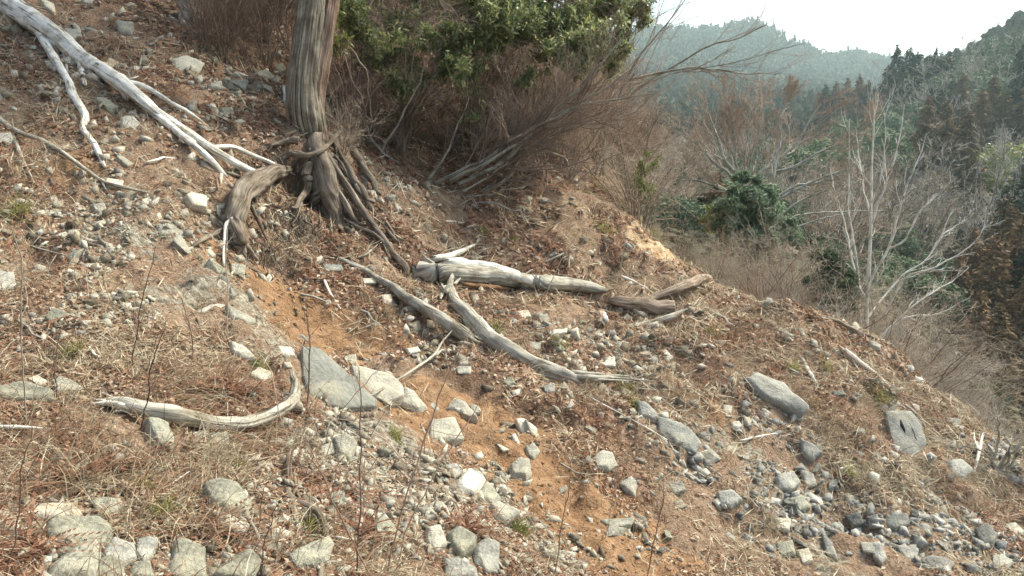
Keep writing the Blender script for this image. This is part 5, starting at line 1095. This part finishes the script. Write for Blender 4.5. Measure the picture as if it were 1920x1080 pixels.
# tree behind at the top edge, against the sky
leafy('evergreen_shrub', 'dark ragged evergreen top against the white sky beside the valley', D(1180,60,12.8), [B((1160,120,12.8),(1180,40,12.6),(1205,0,12.5)),B((1160,120,12.8),(1150,30,12.6),(1150,-20,12.5)),B((1160,120,12.8),(1190,50,12.6),(1190,-30,12.5))], 'ever', 'twig_tan', 75, 8, 5, .09, 6, .02, tl=(.25, .5))

# ------------------------------------------------------------------ shaded wood on the upper slope
CON = {}
def conifer_proto(key, H=12., W=2.8, seed=0, n=5200, base=.08, L=.42):
    r = np.random.default_rng(seed); nb = int(H*9); zb = base+(1-base)*(np.arange(nb)/nb)**.9; az = np.arange(nb)*2.4+r.normal(size=nb)*.3
    prof = W*(1-zb)**.72*(1-.5*np.exp(-zb*9))*r.uniform(.55, 1.12, nb)+.12
    w = prof**1.4; w /= w.sum(); b = r.choice(nb, n, p=w); t = r.random(n)**.55; rad = prof[b]*t
    a = az[b]+r.normal(size=n)*.28*(1-.3*t); z = H*zb[b]+rad*.10*1-.38*t*t*prof[b]*.6+r.normal(size=n)*.12
    C = np.stack([np.cos(a)*rad, np.sin(a)*rad, z], -1); Dd = unit(np.stack([np.cos(a), np.sin(a), -.35+0*a], -1)+r.normal(size=(n, 3))*.45); Nn = unit(np.array([0, 0, .7])+r.normal(size=(n, 3))*.6)
    V, F = leaves(C, Dd, Nn, L*r.uniform(.6, 1.3, n), L*.5*r.uniform(.6, 1.2, n), .1)
    tr = tubes(np.array([[0, 0, -.6], [0, 0, H*.4], [0, 0, H*.97]])[None].astype(float), np.array([[H*.016, H*.011, .02]]), 8)
    CON[key] = (V, F, mesh('trunk', tr[0], tr[1], M['bark'], True, {'tuv': tr[2]}), {})
def put_tree(lib, key, name, P, s, rz, crown_mat, label, cat, group, crown='crown', sxy=None):
    V, F, mt, cache = lib[key]
    if crown_mat not in cache: cache[crown_mat] = mesh(crown, V, F, M[crown_mat])
    t = empty(name, P); t.rotation_euler = (0, 0, rz); t.scale = (sxy or s, sxy or s, s); tag(t, label, cat, group)
    link(bpy.data.objects.new('trunk', mt), t); link(bpy.data.objects.new(crown, cache[crown_mat]), t); return t
for i in range(4): conifer_proto(i, seed=400+i)
conifer_proto(20, 13., 2.9, 421, 3400, .3, .6); conifer_proto(21, 13., 3.2, 422, 3400, .26, .6)
for i in range(2): conifer_proto(10+i, n=2600, seed=410+i, L=.6)
ROUND = {}
def round_proto(key, seed, n=4500, L=.34, H=7., W=3.4):
    r = np.random.default_rng(seed); k = 16; lc = rand_dir(k, r)*np.array([W*.62, W*.62, H*.24]); lc[:, 2] += H*.64; lr = r.uniform(.26, .46, k)*W
    w = lr**2; w /= w.sum(); b = r.choice(k, n, p=w); d = rand_dir(n, r); d[:, 2] = np.where(d[:, 2] < -.4, -d[:, 2], d[:, 2])
    C = lc[b]+d*(lr[b]*r.uniform(.7, 1.08, n))[:, None]; Dd = unit(np.cross(d, rand_dir(n, r))+d*.3); Nn = unit(d+r.normal(size=(n, 3))*.6)
    V, F = leaves(C, Dd, Nn, L*r.uniform(.6, 1.3, n), L*.6*r.uniform(.6, 1.2, n), .1)
    T = [np.array([[0, 0, -.6], [.1, 0, H*.25], [0, .1, H*.5]])]+[np.array([[0, .0, H*.3], lc[j]*.5+np.array([0, 0, H*.15]), lc[j]]) for j in range(8)]
    T = np.array([spline(x, 8) for x in T]); R = np.vstack([np.linspace(.16, .1, 8)[None]]+[np.linspace(.08, .02, 8)[None]]*8); tr = tubes(T, R, 6)
    ROUND[key] = (V, F, mesh('trunk', tr[0], tr[1], M['palebark'], True, {'tuv': tr[2]}), {})
for i in range(3): round_proto(i, 430+i)
BARE = {}
def bare_proto(key, seed, H=7., spread=1.0, lv=(7, 6, 7, 6), up=.04, trunk_h=.28, r0=.11, barkm='palebark', rm=.004):
    r = np.random.default_rng(seed); barkm = 'brownbark'; P0 = spline(np.array([[0, 0, -.5], [.1, 0, H*trunk_h*.6], [.0, .15, H*trunk_h]]), 8)[None]; R0 = np.linspace(r0, r0*.8, 8)[None]
    n = lv[0]; az = np.arange(n)*2*math.pi/n+r.normal(size=n)*.3; C = []
    for a_ in az:
        e = np.array([math.cos(a_)*H*.48*spread*r.uniform(.6, 1.1), math.sin(a_)*H*.48*spread*r.uniform(.6, 1.1), H*r.uniform(.78, 1.0)])
        s_ = np.array([0, .1, H*trunk_h*r.uniform(.6, 1)]); C.append(spline(np.array([s_, s_*.55+e*.45+np.array([e[0]*.12, e[1]*.12, -.04*H]), e]), 12)+np.cumsum(r.normal(size=(12, 3))*.035, 0))
    C = np.array(C); RC = np.linspace(r0*.55, r0*.12, 12)[None]*np.ones((n, 1)); tr = Acc().add(*tubes(P0, R0, 8)).add(*tubes(C, RC, 6, False))
    P1, R1 = grow(C, RC, lv[1], (.2, 1), (20, 50), (.3, .55), .5, 8, .1, up, r, rm*1.6); tr.add(*tubes(P1, R1, 4, False)); V, F, A = tr.get(); mt = mesh('trunk', V, F, M[barkm], True, {'tuv': A})
    P2, R2 = grow(P1, R1, lv[2], (.2, 1), (20, 50), (.4, .7), .6, 6, .12, up, r, rm*1.2); P3, R3 = grow(P2, R2, lv[3], (.2, 1), (18, 50), (.45, .75), .7, 5, .12, up, r, rm)
    a2 = Acc().add(*tubes(P2, R2, 3, False)).add(*tubes(P3, R3, 3, False)); V, F, A = a2.get(); BARE[key] = (V, F, mt, {})
for i in range(3): bare_proto(i, 450+i)
bare_proto('far0', 460, lv=(7, 5, 5, 4), rm=.012); bare_proto('far1', 461, lv=(8, 5, 5, 4), rm=.012, spread=.8)
r = np.random.default_rng(77)
# cedars standing uphill, behind the leafy boughs: dark trunks, and hanging crowns added above view to shade the slope
for i, (x, y, dd, h) in enumerate([(350,42,0,9),(760,-10,2.5,14),(640,-20,3,14),(900,0,2.5,13),(480,-10,2,14),(1010,20,2.,12),(1090,50,1.5,11),(560,-30,5,14),(830,-60,5,14),(690,10,2,13),(860,-80,7,14),(420,-50,3,14)]):
    c = hit(x, y); c = c+np.array([0, dd*.3, 0]); c[2] = gz(c[0], c[1]) if c[1] < 20.5 else c[2]
    if i == 0: continue
    put_tree(CON, 20+i % 2, 'cedar_tree', c-np.array([0, 0, .2]), h/13, r.uniform(0, 6), 'conifer_dark', once(['', 'shaded cedar in the dark wood above the evergreen boughs', 'slim dark cedar in the wood behind the twin-stemmed cedar', 'shaded cedar at the right of the dark wood', 'dark cedar closing the wood above the upper slope', 'dark cedar behind the rim brush', 'low dark cedar nearest the valley on the upper slope', 'deep-shade cedar far back in the wood', 'dark cedar high in the wood behind the boughs', 'cedar trunk just right of the twin-stemmed cedar in shade', 'farthest shaded cedar high in the wood', 'dark cedar uphill, left of the twin-stemmed cedar'][i], ['']), 'tree', 'cedars in the shaded wood')
# pale mossy trunk at the top edge
c = hit(352, 42); t = empty('cedar_tree', c); tag(t, 'pale slim tree trunk standing at the top edge uphill of the fallen trunk', 'tree')
dd = c[1]*CT-c[2]*ST; P = np.array([D(355,-900,dd), D(358,-300,dd), D(356,-60,dd), D(353,10,dd), D(352,60,dd)]); V, F, A = tubes(spline(P, 30)[None], np.interp(np.linspace(0, 1, 30), [0, 1], [10*dd/FPX, 17*dd/FPX])[None], 14, True, .1)
obj('trunk', V, F, M['palebark'], t, c, True, {'tuv': A})
P = at(355, -900, dd); rr_ = np.random.default_rng(5); n = 1800; C = P+rand_dir(n, rr_)*rr_.random((n, 1))**.4*np.array([2.0, 2.0, 1.6]); V, F = leaves(C, rand_dir(n, rr_), rand_dir(n, rr_), .35, .18); obj('crown', V, F, M['conifer_dark'], t, c)
P = at(640, -900, d0); n = 2600; C = P+rand_dir(n, rr_)*rr_.random((n, 1))**.4*np.array([2.2, 2.2, 2.]); V, F = leaves(C, rand_dir(n, rr_), rand_dir(n, rr_), .35, .18); obj('crown', V, F, M['conifer_dark'], cedar, loc if False else cedar.location)

# ------------------------------------------------------------------ valley trees
def base_at(px, Y): return far_pt(px, Y)
def plant(lib, key, name, px, Y, top, mat_, label, cat, group, nomH, wmul=1., crown='crown'):
    b = base_at(px, Y); tz = atY(px, top, Y)[2]; H = max(tz-b[2], 1.2); b = b.copy(); s = H/nomH
    return put_tree(lib, key, name, b-np.array([0, 0, .1]), s, r.uniform(0, 6.28), mat_, label, cat, group, crown, s*wmul)
VL = [(1700,185,'the green round-topped tree'),(1720,260,'the slim dark cedars'),(1700,100,'the skyline cedars'),(1830,70,'the wooded skyline shoulder'),(1870,250,'the yellow-green tree'),(1820,300,'the pale feathery tree'),(1880,450,'the brown cedar wall'),
      (1420,280,'the big rusty leafless tree'),(1400,390,'the grey-green evergreen'),(1620,400,'the white leafless tree'),(1560,520,'the dark bush by the rim'),(1580,150,'the mid-valley cedars'),(1300,300,'the blue-grey hollow'),(1880,620,'the lower brown cedars'),(1250,200,'the rim brush')]
def vwhere(px, py):
    d, x, y, n = sorted((math.hypot(px-x, py-y), x, y, n) for x, y, n in VL)[0]; dx, dy = px-x, py-y
    return (('right of ' if dx > 0 else 'left of ') if abs(dx) > abs(dy) else ('below ' if dy > 0 else 'above '))+n
def v2(px, py):
    b = sorted((math.hypot(px-x, py-y), n) for x, y, n in VL); return ['towards '+b[1][1], 'on the side of '+b[2][1]]
def nm(base_, px, py): return once(f'{base_} {vwhere(px, py)}', ['']+v2(px, py)+['', 'with a ragged outline', 'slightly taller than its neighbours', 'set back among others', 'partly hidden by its neighbours', 'with a narrow tip', 'with a leaning tip', 'crowded by others', 'in a tight clump', 'standing a little apart', 'fanning upward', 'with a flat top', 'with a bent trunk'])
# skyline cedars and the stand below them
for x, Y, top, m, w in [(1668,185,84,'conifer_dark',1.),(1690,188,86,'conifer_dark',1.),(1710,190,96,'conifer_dark',1.2),(1742,192,90,'conifer_dark',1.1),(1770,195,96,'conifer_dark',1.1),(1652,180,122,'conifer_dark',1.),(1726,185,104,'conifer_dark',1.2),(1700,180,112,'conifer_dark',1.3),(1680,178,118,'conifer_dark',1.2),(1755,186,108,'conifer_dark',1.2),
   (1530,235,172,'conifer_brown',1),(1542,230,158,'conifer_dark',1.1),(1562,230,152,'conifer_brown',1.1),(1582,228,146,'conifer_dark',1.),(1604,225,138,'conifer_brown',1.2),(1622,225,150,'conifer_dark',1.2),(1635,215,160,'conifer_dark',1.),(1592,215,165,'conifer_brown',1.2),(1550,215,175,'conifer_dark',1.2),
   (1722,105,182,'conifer_brown',1.15),(1754,105,188,'conifer_brown',1.1),(1795,100,208,'conifer_brown',1.25),(1775,108,220,'conifer_dark',1.1),(1703,110,250,'conifer_dark',1.1),
   (1790,150,138,'conifer_brown',1.1),(1846,140,145,'conifer_brown',1.2),(1825,135,168,'conifer_brown',1.3),(1865,130,170,'conifer_brown',1.2),(1885,138,150,'conifer_dark',1.2),(1755,150,160,'conifer_dark',1.2),(1735,150,165,'conifer_dark',1.1),(1910,135,120,'conifer_dark',1.2),(1900,150,80,'conifer_dark',1.1),(1930,130,90,'conifer_brown',1.2),
   (1852,48,368,'conifer_brown',1.2),(1890,66,330,'conifer_dark',1.3),(1882,44,395,'conifer_brown',1.2),(1838,42,440,'conifer_brown',1.2),(1912,42,410,'conifer_dark',1.3),(1893,38,515,'conifer_brown',1.2),(1822,36,540,'conifer_brown',1.2),(1852,32,565,'conifer_brown',1.3),(1782,46,470,'conifer_brown',1.1),(1805,50,425,'conifer_brown',1.1),
   (1915,40,600,'conifer_brown',1.3),(1872,34,655,'conifer_brown',1.5),(1832,36,650,'conifer_brown',1.3),(1797,40,600,'conifer_brown',1.2),(1765,44,560,'conifer_brown',1.2),(1905,32,690,'conifer_brown',1.5),(1930,90,255,'conifer_dark',1.4),(1910,95,270,'conifer_dark',1.3),(1935,70,340,'conifer_dark',1.3),(1865,75,345,'conifer_dark',1.1),(1940,60,420,'conifer_dark',1.3),(1860,60,430,'conifer_dark',1.2),(1925,46,520,'conifer_dark',1.3),
   (1340,42,318,'conifer_brown',1.4),(1318,46,335,'conifer_dark',1.3),(1940,26,740,'conifer_brown',1.5),(1742,48,500,'conifer_brown',1.),(1760,70,400,'conifer_brown',1.),(1735,85,330,'conifer_dark',1.)]:
    k = int(r.integers(4)) if Y < 120 else 10+int(r.integers(2)); q = 'dark green' if m == 'conifer_dark' else 'brownish'
    plant(CON, k, 'cedar_tree', x, Y, top, m, nm(f'{q} cedar', x, top+15), 'tree', 'cedars on the valley side', 12., w)
for x, Y, top, m, w, q in [(1695,150,164,'round_green',1.2,'green round-topped'),(1880,105,232,'bushgreen',1.15,'yellow-green round'),(1905,118,238,'bushgreen',1.1,'pale yellow-green'),(1600,130,188,'round_green',1.,'grey-green'),(1510,90,235,'round_green',1.2,'grey-green'),(1620,100,210,'round_green',1.1,'dull green'),
   (1370,60,262,'round_green',1.2,'dark green'),(1450,70,240,'round_green',1.2,'dark green'),(1300,55,300,'round_green',1.2,'blue-green'),(1335,40,352,'round_green',1.4,'dark green'),(1800,170,105,'round_green',1.2,'grey-green'),(1835,185,58,'round_green',1.,'dark skyline'),(1870,200,45,'round_green',1.2,'grey-green skyline'),(1905,190,35,'round_green',1.2,'dark green skyline'),
   (1850,165,90,'round_green',1.3,'dull green'),(1890,150,110,'round_green',1.2,'green'),(1780,160,150,'round_green',1.1,'dull green'),(1660,140,200,'round_green',1.,'dark'),(1550,19,470,'round_green',1.,'dark bushy')]:
    plant(ROUND, int(r.integers(3)), 'broadleaf_tree', x, Y, top, m, nm(f'{q} broadleaf tree', x, top+15), 'tree', 'evergreen broadleaf trees in the valley', 8.2, w)
for x, Y, top, m, w, q in [(1830,75,262,'twig_grey',1.1,'pale feathery'),(1800,80,285,'twig_grey',1.1,'pale grey'),(1860,78,275,'twig_grey',1.0,'pale feathery'),(1740,160,120,'twig_grey',1.3,'pale grey'),(1775,165,120,'twig_grey',1.3,'pale'),(1810,165,120,'twig_grey',1.3,'pale'),(1790,150,145,'twig_grey',1.3,'pale grey'),
   (1850,175,80,'twig_grey',1.2,'pale'),(1880,170,75,'twig_grey',1.2,'pale'),(1660,90,230,'twig_tan',1.2,'tan'),(1640,60,300,'twig_tan',1.2,'tan'),(1690,60,330,'twig_tan',1.2,'tan'),(1730,60,350,'twig_tan',1.1,'tan'),(1690,55,420,'twig_tan',.9,'tan'),(1735,66,390,'twig_grey',.8,'greyish'),(1765,64,430,'twig_tan',.8,'tan')]:
    plant(BARE, 'far0' if r.random() < .5 else 'far1', 'bare_tree', x, Y, top, m, nm(f'{q} leafless tree', x, top+15), 'tree', 'leafless trees on the valley side', 7.2, w)
VR = np.random.default_rng(91)
for i in range(135):
    px_ = VR.uniform(1215, 1700); Y = math.exp(VR.uniform(math.log(44 if px_ < 1600 else 70), math.log(170))); b = base_at(px_, Y); bx, by, _f = pix(b)
    Hm = VR.uniform(4.5, 8); top = by-Hm/_f*FPX; lim = np.interp(px_, [1215,1300,1420,1560,1650,1790], [185,175,168,205,230,250])+VR.uniform(0, 40); top = max(top, lim)
    m = 'twig_red' if (px_ < 1640 and VR.random() < .55) else ['twig_tan', 'twig_grey'][VR.integers(2)]; q = {'twig_red': 'rusty brown', 'twig_tan': 'tan', 'twig_grey': 'pale grey'}[m]
    plant(BARE, ['far0', 'far1'][VR.integers(2)] if Y > 45 else int(VR.integers(3)), 'bare_tree', px_, Y, top, m, nm(f'{"tall" if by-top > 120 else "short" if by-top < 70 else "mid-height"} {q} leafless tree', px_, top+15), 'tree', 'leafless trees filling the valley', 7.2, 1.15)
for i in range(52):
    px_ = VR.uniform(1225, 1800); Y = math.exp(VR.uniform(math.log(38), math.log(140))); b = base_at(px_, Y); bx, by, _f = pix(b); H = VR.uniform(3, 6.5); top = max(by-H/_f*FPX, 200)
    plant(ROUND, int(VR.integers(3)), 'broadleaf_tree', px_, Y, top, 'round_green', nm('dark green understorey tree', px_, top+10), 'tree', 'evergreen understorey in the valley', 8.2, 1.3)

# the big rusty leafless tree: limbs as the photo shows them
def handtree(name, label, px, Y, limbs, barkm, twigm, rbase, lv, seed, tl=(.3, .55), rm=.004, cat='tree', up=.08, wob=.02, basepx=None, rk=.68):
    rg = np.random.default_rng(seed); b = base_at(px, Y) if basepx is None else basepx; t = empty(name, b); tag(t, label, cat); LABELS[label] = 1; k = FPX
    C, R = [], []
    for L in limbs:
        P = np.array([atY(x, y, Y+dy) for x, y, rp, dy in L]); rr2 = np.array([rp*rk*Y/FPX for x, y, rp, dy in L]); Q = spline(np.hstack([P, rr2[:, None]]), 22)
        Q[:, :3] += np.cumsum(rg.normal(size=(22, 3))*wob*Y/30, 0); C.append(Q[:, :3]); R.append(np.maximum(Q[:, 3], rm))
    C = np.array(C); R = np.array(R); a = Acc().add(*tubes(C, R, 8, False, .08)); P1, R1 = grow(C, R, lv[0], (.25, 1), (18, 45), tl, .45, 9, .1, up, rg, rm*1.5); a.add(*tubes(P1, R1, 5, False)); a.obj('trunk', M[barkm], t, b, True)
    P2, R2 = grow(P1, R1, lv[1], (.25, 1), (18, 50), (.4, .7), .55, 7, .12, up, rg, rm); a2 = Acc().add(*tubes(P2, R2, 4, False))
    if lv[2]: P3, R3 = grow(P2, R2, lv[2], (.2, 1), (18, 50), (.45, .75), .7, 5, .12, up, rg, rm*.8); a2.add(*tubes(P3, R3, 3, False))
    a2.obj('crown', M[twigm], t, b); return t
Yt = 33
handtree('bare_tree', 'big rusty leafless tree with pale forking limbs spreading wide in the middle distance', 1410, Yt,
  [[(1425,520,8,0),(1415,440,8,0),(1405,370,7,0),(1385,330,6,-.2),(1362,300,5,-.5),(1348,250,4,-.8),(1330,200,2,-1)],[(1405,370,5,0),(1380,340,5,.3),(1340,310,4,.6),(1310,280,3,.9),(1270,250,2,1.2)],
   [(1408,370,6,0),(1425,325,5,.3),(1450,305,4.5,.5),(1475,275,4,.8),(1500,235,3,1),(1525,190,1.5,1.2)],[(1405,370,5,0),(1395,310,4,.6),(1400,260,3,1),(1415,210,2,1.3),(1420,175,1,1.5)],
   [(1430,325,4,.3),(1480,318,4,.2),(1530,290,3,0),(1580,262,2,-.2),(1610,245,1,-.3)],[(1440,380,5,0),(1490,350,4,-.3),(1540,335,3,-.6),(1590,320,2,-.9)],[(1410,400,5,.1),(1370,360,4,.5),(1330,345,3,.9),(1280,340,2,1.2)],
   [(1385,330,4,0),(1378,280,3,.2),(1372,230,2.5,.3),(1360,180,1,.5)],[(1450,305,3.5,.3),(1462,260,3,.6),(1465,215,2,.8),(1470,175,1,1)]],
  'palebark', 'twig_red', 1, (12, 9, 8), 501, (.35, .6), .0085, up=.05)
Yu = 30
handtree('bare_tree', 'bare tree behind the evergreen with long level pale twigs reaching right', 1445, Yu,
  [[(1437,480,5,0),(1440,400,5,0),(1445,350,4,0),(1455,290,3,.3),(1460,240,2,.5)],[(1440,385,4,0),(1480,352,3.5,-.5),(1530,335,3,-.8),(1590,310,1.5,-1.2)],[(1440,420,4,0),(1500,375,3,-.4),(1560,350,2,-.8),(1640,330,1,-1)],
   [(1440,430,3.5,0),(1500,405,2.6,.4),(1580,400,2,.7),(1660,398,1,.9)],[(1440,400,3,0),(1470,430,2,-.8),(1530,412,2,-1),(1600,395,1,-1.2)]], 'twig_grey' if False else 'palebark', 'twig_tan', 1, (8, 5, 4), 502, (.25, .5), .006, up=.03)
# white leafless tree just beyond the rim
Yw = 12.2; wb = rimpt(1622, Yw)
handtree('bare_tree', 'slender white-barked leafless tree rising from the rim in front of the valley', 1622, Yw,
 [[(1619,690,8,0),(1622,612,7.5,0),(1627,520,6.5,0),(1633,430,5,0),(1639,330,3.6,0),(1641,240,2.4,0),(1642,168,1,0)],[(1618,640,4.5,.1),(1610,540,4,.2),(1602,444,3.4,.2),(1590,385,2.8,.25),(1586,310,2.2,.3),(1588,215,1,.3)],
  [(1634,420,4,0),(1652,370,3.2,-.1),(1663,339,2.8,-.1),(1677,300,2.2,-.2),(1688,250,1.8,-.2),(1697,188,.9,-.2)],[(1628,540,4.5,0),(1648,492,4,-.15),(1672,456,3.6,-.2),(1690,383,3,-.3),(1708,333,2.4,-.3),(1728,286,1.8,-.3),(1740,248,.9,-.3)],
  [(1668,464,3,-.2),(1699,444,2.6,-.3),(1727,400,2.4,-.4),(1749,372,2,-.4),(1776,344,.9,-.5)],[(1625,600,4,0),(1660,560,3.4,.3),(1699,514,3,.4),(1738,486,2.8,.4),(1765,444,2.4,.5),(1775,417,1.8,.5),(1792,383,.9,.5)],
  [(1765,442,2.2,.5),(1796,422,1.6,.5),(1823,392,.8,.5)],[(1625,625,4,0),(1655,592,3,-.3),(1696,524,2.6,-.5),(1740,508,2.4,-.6),(1782,489,2,-.6),(1824,464,1.6,-.7),(1853,430,.8,-.7)],
  [(1640,640,3,.1),(1675,605,2.6,.2),(1727,560,2.4,.3),(1782,528,1.8,.4),(1811,507,.8,.4)],[(1650,640,3,-.1),(1700,590,2.5,-.2),(1760,578,2,-.3),(1817,547,.8,-.4)],
  [(1622,560,3.4,0),(1606,520,3,.3),(1582,430,2.4,.5),(1562,370,2,.6),(1553,325,.8,.6)],[(1634,400,3,0),(1620,340,2.4,.2),(1618,290,2,.3),(1610,235,.9,.3)],[(1636,380,2.6,0),(1650,330,2.2,-.2),(1658,280,1.6,-.2),(1662,225,.8,-.2)],
  [(1616,660,3,.2),(1580,600,2.6,.4),(1555,540,2,.5),(1540,470,1,.6)],[(1612,680,3,.1),(1570,610,2.4,.2),(1560,570,1.8,.2)]],
 'whitebark', 'whitebark', 1, (8, 4, 0), 503, (.12, .28), .003, up=.06, wob=.02, basepx=wb, rk=.62)
# evergreens near the rim
def bushy(name, label, Y, blobs, matn, seed, n=2600, L=.10, stems=()):
    rg = np.random.default_rng(seed); b = rimpt(*stems[0][:1], Y) if stems else base_at(blobs[0][0], Y); t = empty(name, b); tag(t, label, 'tree'); LABELS[label] = 1
    C = []; Dn = []
    for x, y, rp in blobs:
        c = atY(x, y, Y); R_ = rp*Y/FPX; k = 8; sub = c+rand_dir(k, rg)*R_*.8; sr = rg.uniform(.25, .5, k)*R_; m_ = int(n*rp/60); q = rg.integers(0, k, m_); dd_ = rand_dir(m_, rg)
        C.append(sub[q]+dd_*(sr[q]*rg.uniform(.5, 1.15, m_))[:, None]); Dn.append(dd_)
    C = np.vstack(C); dn = np.vstack(Dn); V, F = leaves(C, unit(np.cross(dn, rand_dir(len(C), rg))+dn*.5), unit(dn+rg.normal(size=dn.shape)*.6+np.array([0, 0, .4])), L*rg.uniform(.6, 1.3, len(C)), L*.38, .1)
    a = Acc()
    for x0, y0, x1, y1, rp in stems:
        P = np.array([atY(x0, y0, Y), atY((x0+x1)/2+6, (y0+y1)/2, Y+.1), atY(x1, y1, Y)]); a.add(*tubes(spline(P, 10)[None], np.linspace(rp, rp*.4, 10)[None]*Y/FPX, 7))
    a.obj('trunk', M['bark'], t, b, True); obj('crown', V, F, M[matn], t, b); print(name, len(C)); return t
bushy('evergreen_tree', 'grey-green small evergreen with a second lower lobe to its right, below the rusty tree', 16, [(1398,352,32),(1380,385,38),(1418,392,40),(1400,440,38),(1362,420,28),(1432,372,26),(1448,438,34),(1478,430,26),(1425,468,28),(1395,470,24),(1365,455,20)], 'leafpale', 601, 3600, .12, [(1388,520,1395,400,5),(1402,530,1420,430,5),(1378,500,1385,420,3),(1405,500,1460,435,3)])
bushy('evergreen_tree', 'dark green bushy evergreen behind the rim, left of the white leafless tree', 12.4, [(1545,505,34),(1570,525,36),(1535,540,32),(1580,555,30),(1555,560,30)], 'round_green', 602, 4200, .085, [(1555,640,1555,530,5)])
bushy('evergreen_shrub', 'low olive bush left of the grey-green small evergreen', 18, [(1345,405,24),(1325,420,20),(1365,430,22)], 'bushgreen', 603, 1800, .09, [(1345,470,1345,410,3)])
# the driftwood-like tangle at the right edge
rg = np.random.default_rng(9)
multi('dead_brush', 'tangle of grey dead branches at the right edge below the valley', 'dead brush', (1880,880), [[(1840,900,0),(1870,850,.1),(1880,790,.2),(1875,760,.2)],[(1850,900,0),(1900,840,.1),(1940,790,.2)],[(1860,910,0),(1890,860,.1),(1905,820,.1),(1900,800,.1)],[(1880,900,0),(1890,870,.1),(1910,850,.1),(1950,850,.1)],[(1870,880,0),(1850,850,.1),(1820,840,.2),(1790,850,.2)]], 'silver', lv=((6, 3), (0, 2)), seed=12, rbase=4, twig='twig_grey')

# ------------------------------------------------------------------ far woods as one mass, and the air
def far_wood(name, n, Y0, Y1, px0, px1, S, matn, seed, label, tallfrac=.3, maxy=None):
    r = np.random.default_rng(seed); Y = np.exp(r.uniform(math.log(Y0), math.log(Y1), n)); px = r.uniform(px0, px1, n); B_ = far_pt(px, Y); k = 26; s = S*r.uniform(.6, 1.3, n)*np.clip(Y/400, .55, 1.8)**.45
    con = r.random(n) < tallfrac*(.5+1.2*(fbm(B_[:, 0]/60, B_[:, 1]/60, 2, seed) > .1)); t = r.random((n, k)); d = rand_dir(n*k, r).reshape(n, k, 3)
    round_ = d*np.array([.55, .55, .5])*r.uniform(.75, 1.05, (n, k, 1))+np.array([0, 0, .45]); rad = (1-t)*.34; az = r.uniform(0, 6.28, (n, k)); cone = np.stack([np.cos(az)*rad, np.sin(az)*rad, t*1.5-.1], -1)
    C = B_[:, None]+np.where(con[:, None, None], cone, round_)*s[:, None, None]; nn = np.where(con[:, None, None], np.stack([np.cos(az), np.sin(az), .3+0*az], -1), d); C = C.reshape(-1, 3); nn = nn.reshape(-1, 3)
    L = np.repeat(s, k)*.42; Dd = unit(np.cross(nn, rand_dir(len(C), r))); V, F = leaves(C, Dd, unit(nn+r.normal(size=nn.shape)*.35), L, L*.75, .12)
    o = obj(name, V, F, M[matn]); tag(o, label, 'forest', kind='stuff'); print(name, n)
def mat_wood_mass(name, cols, sc):
    m = mat_foliage(name, cols, .15, 0, .85, .1); nt = m.node_tree; nd, lk = nt.nodes, nt.links; P = nd.new('ShaderNodeNewGeometry').outputs['Position']; r_ = nd.new('ShaderNodeNewGeometry').outputs['Random Per Island']
    n_ = noise(nd, lk, P, sc, 3, .6); v = mth(nd, lk, 'ADD', mth(nd, lk, 'MULTIPLY', r_, .35), mth(nd, lk, 'MULTIPLY', mth(nd, lk, 'SUBTRACT', n_, .28), 1.5))
    for n in nd:
        if n.type == 'VALTORGB': lk.new(v, n.inputs[0]); break
    return m
M['farwood'] = mat_wood_mass('far wood', [(.03, .045, .025), (.05, .07, .04), (.085, .095, .06), (.14, .135, .09), (.22, .20, .15)], .035)
M['midwood'] = mat_wood_mass('mid wood', [(.03, .042, .024), (.06, .07, .04), (.10, .10, .06), (.17, .14, .10), (.26, .22, .165)], .12)
far_wood('mountain_forest', 15000, 560, 1000, 1120, 2000, 5.2, 'farwood', 701, 'hazy blue-green wood covering the far mountain')
far_wood('hill_forest', 7000, 190, 560, 1120, 2050, 6.5, 'farwood', 702, 'mixed grey-green wood on the middle hills', .4)
far_wood('valley_forest', 2600, 60, 190, 1150, 2050, 4.2, 'midwood', 703, 'low mixed undergrowth between the valley trees', .15)
far_wood('hillside_undergrowth', 2600, 22, 60, 1180, 2050, 2.0, 'midwood', 704, 'low brush covering the near valley side', .0)

hz = bpy.data.materials.new('air'); hz.use_nodes = True; nt = hz.node_tree; nt.nodes.clear(); out = nt.nodes.new('ShaderNodeOutputMaterial'); pv = nt.nodes.new('ShaderNodeVolumePrincipled')
pv.inputs['Color'].default_value = (.70, .88, .90, 1); pv.inputs['Density'].default_value = .00043; pv.inputs['Anisotropy'].default_value = .2; nt.links.new(pv.outputs[0], out.inputs['Volume'])
x0, x1, y0, y1, z0, z1 = -1500, 2200, -30, 1500, -420, 330
V = np.array([[x, y, z] for z in (z0, z1) for y in (y0, y1) for x in (x0, x1)], float); F = np.array([[0, 2, 3, 1], [4, 5, 7, 6], [0, 1, 5, 4], [2, 6, 7, 3], [0, 4, 6, 2], [1, 3, 7, 5]])
tag(obj('haze', V, [F], hz), 'pale mountain haze filling the valley', 'haze', kind='stuff')
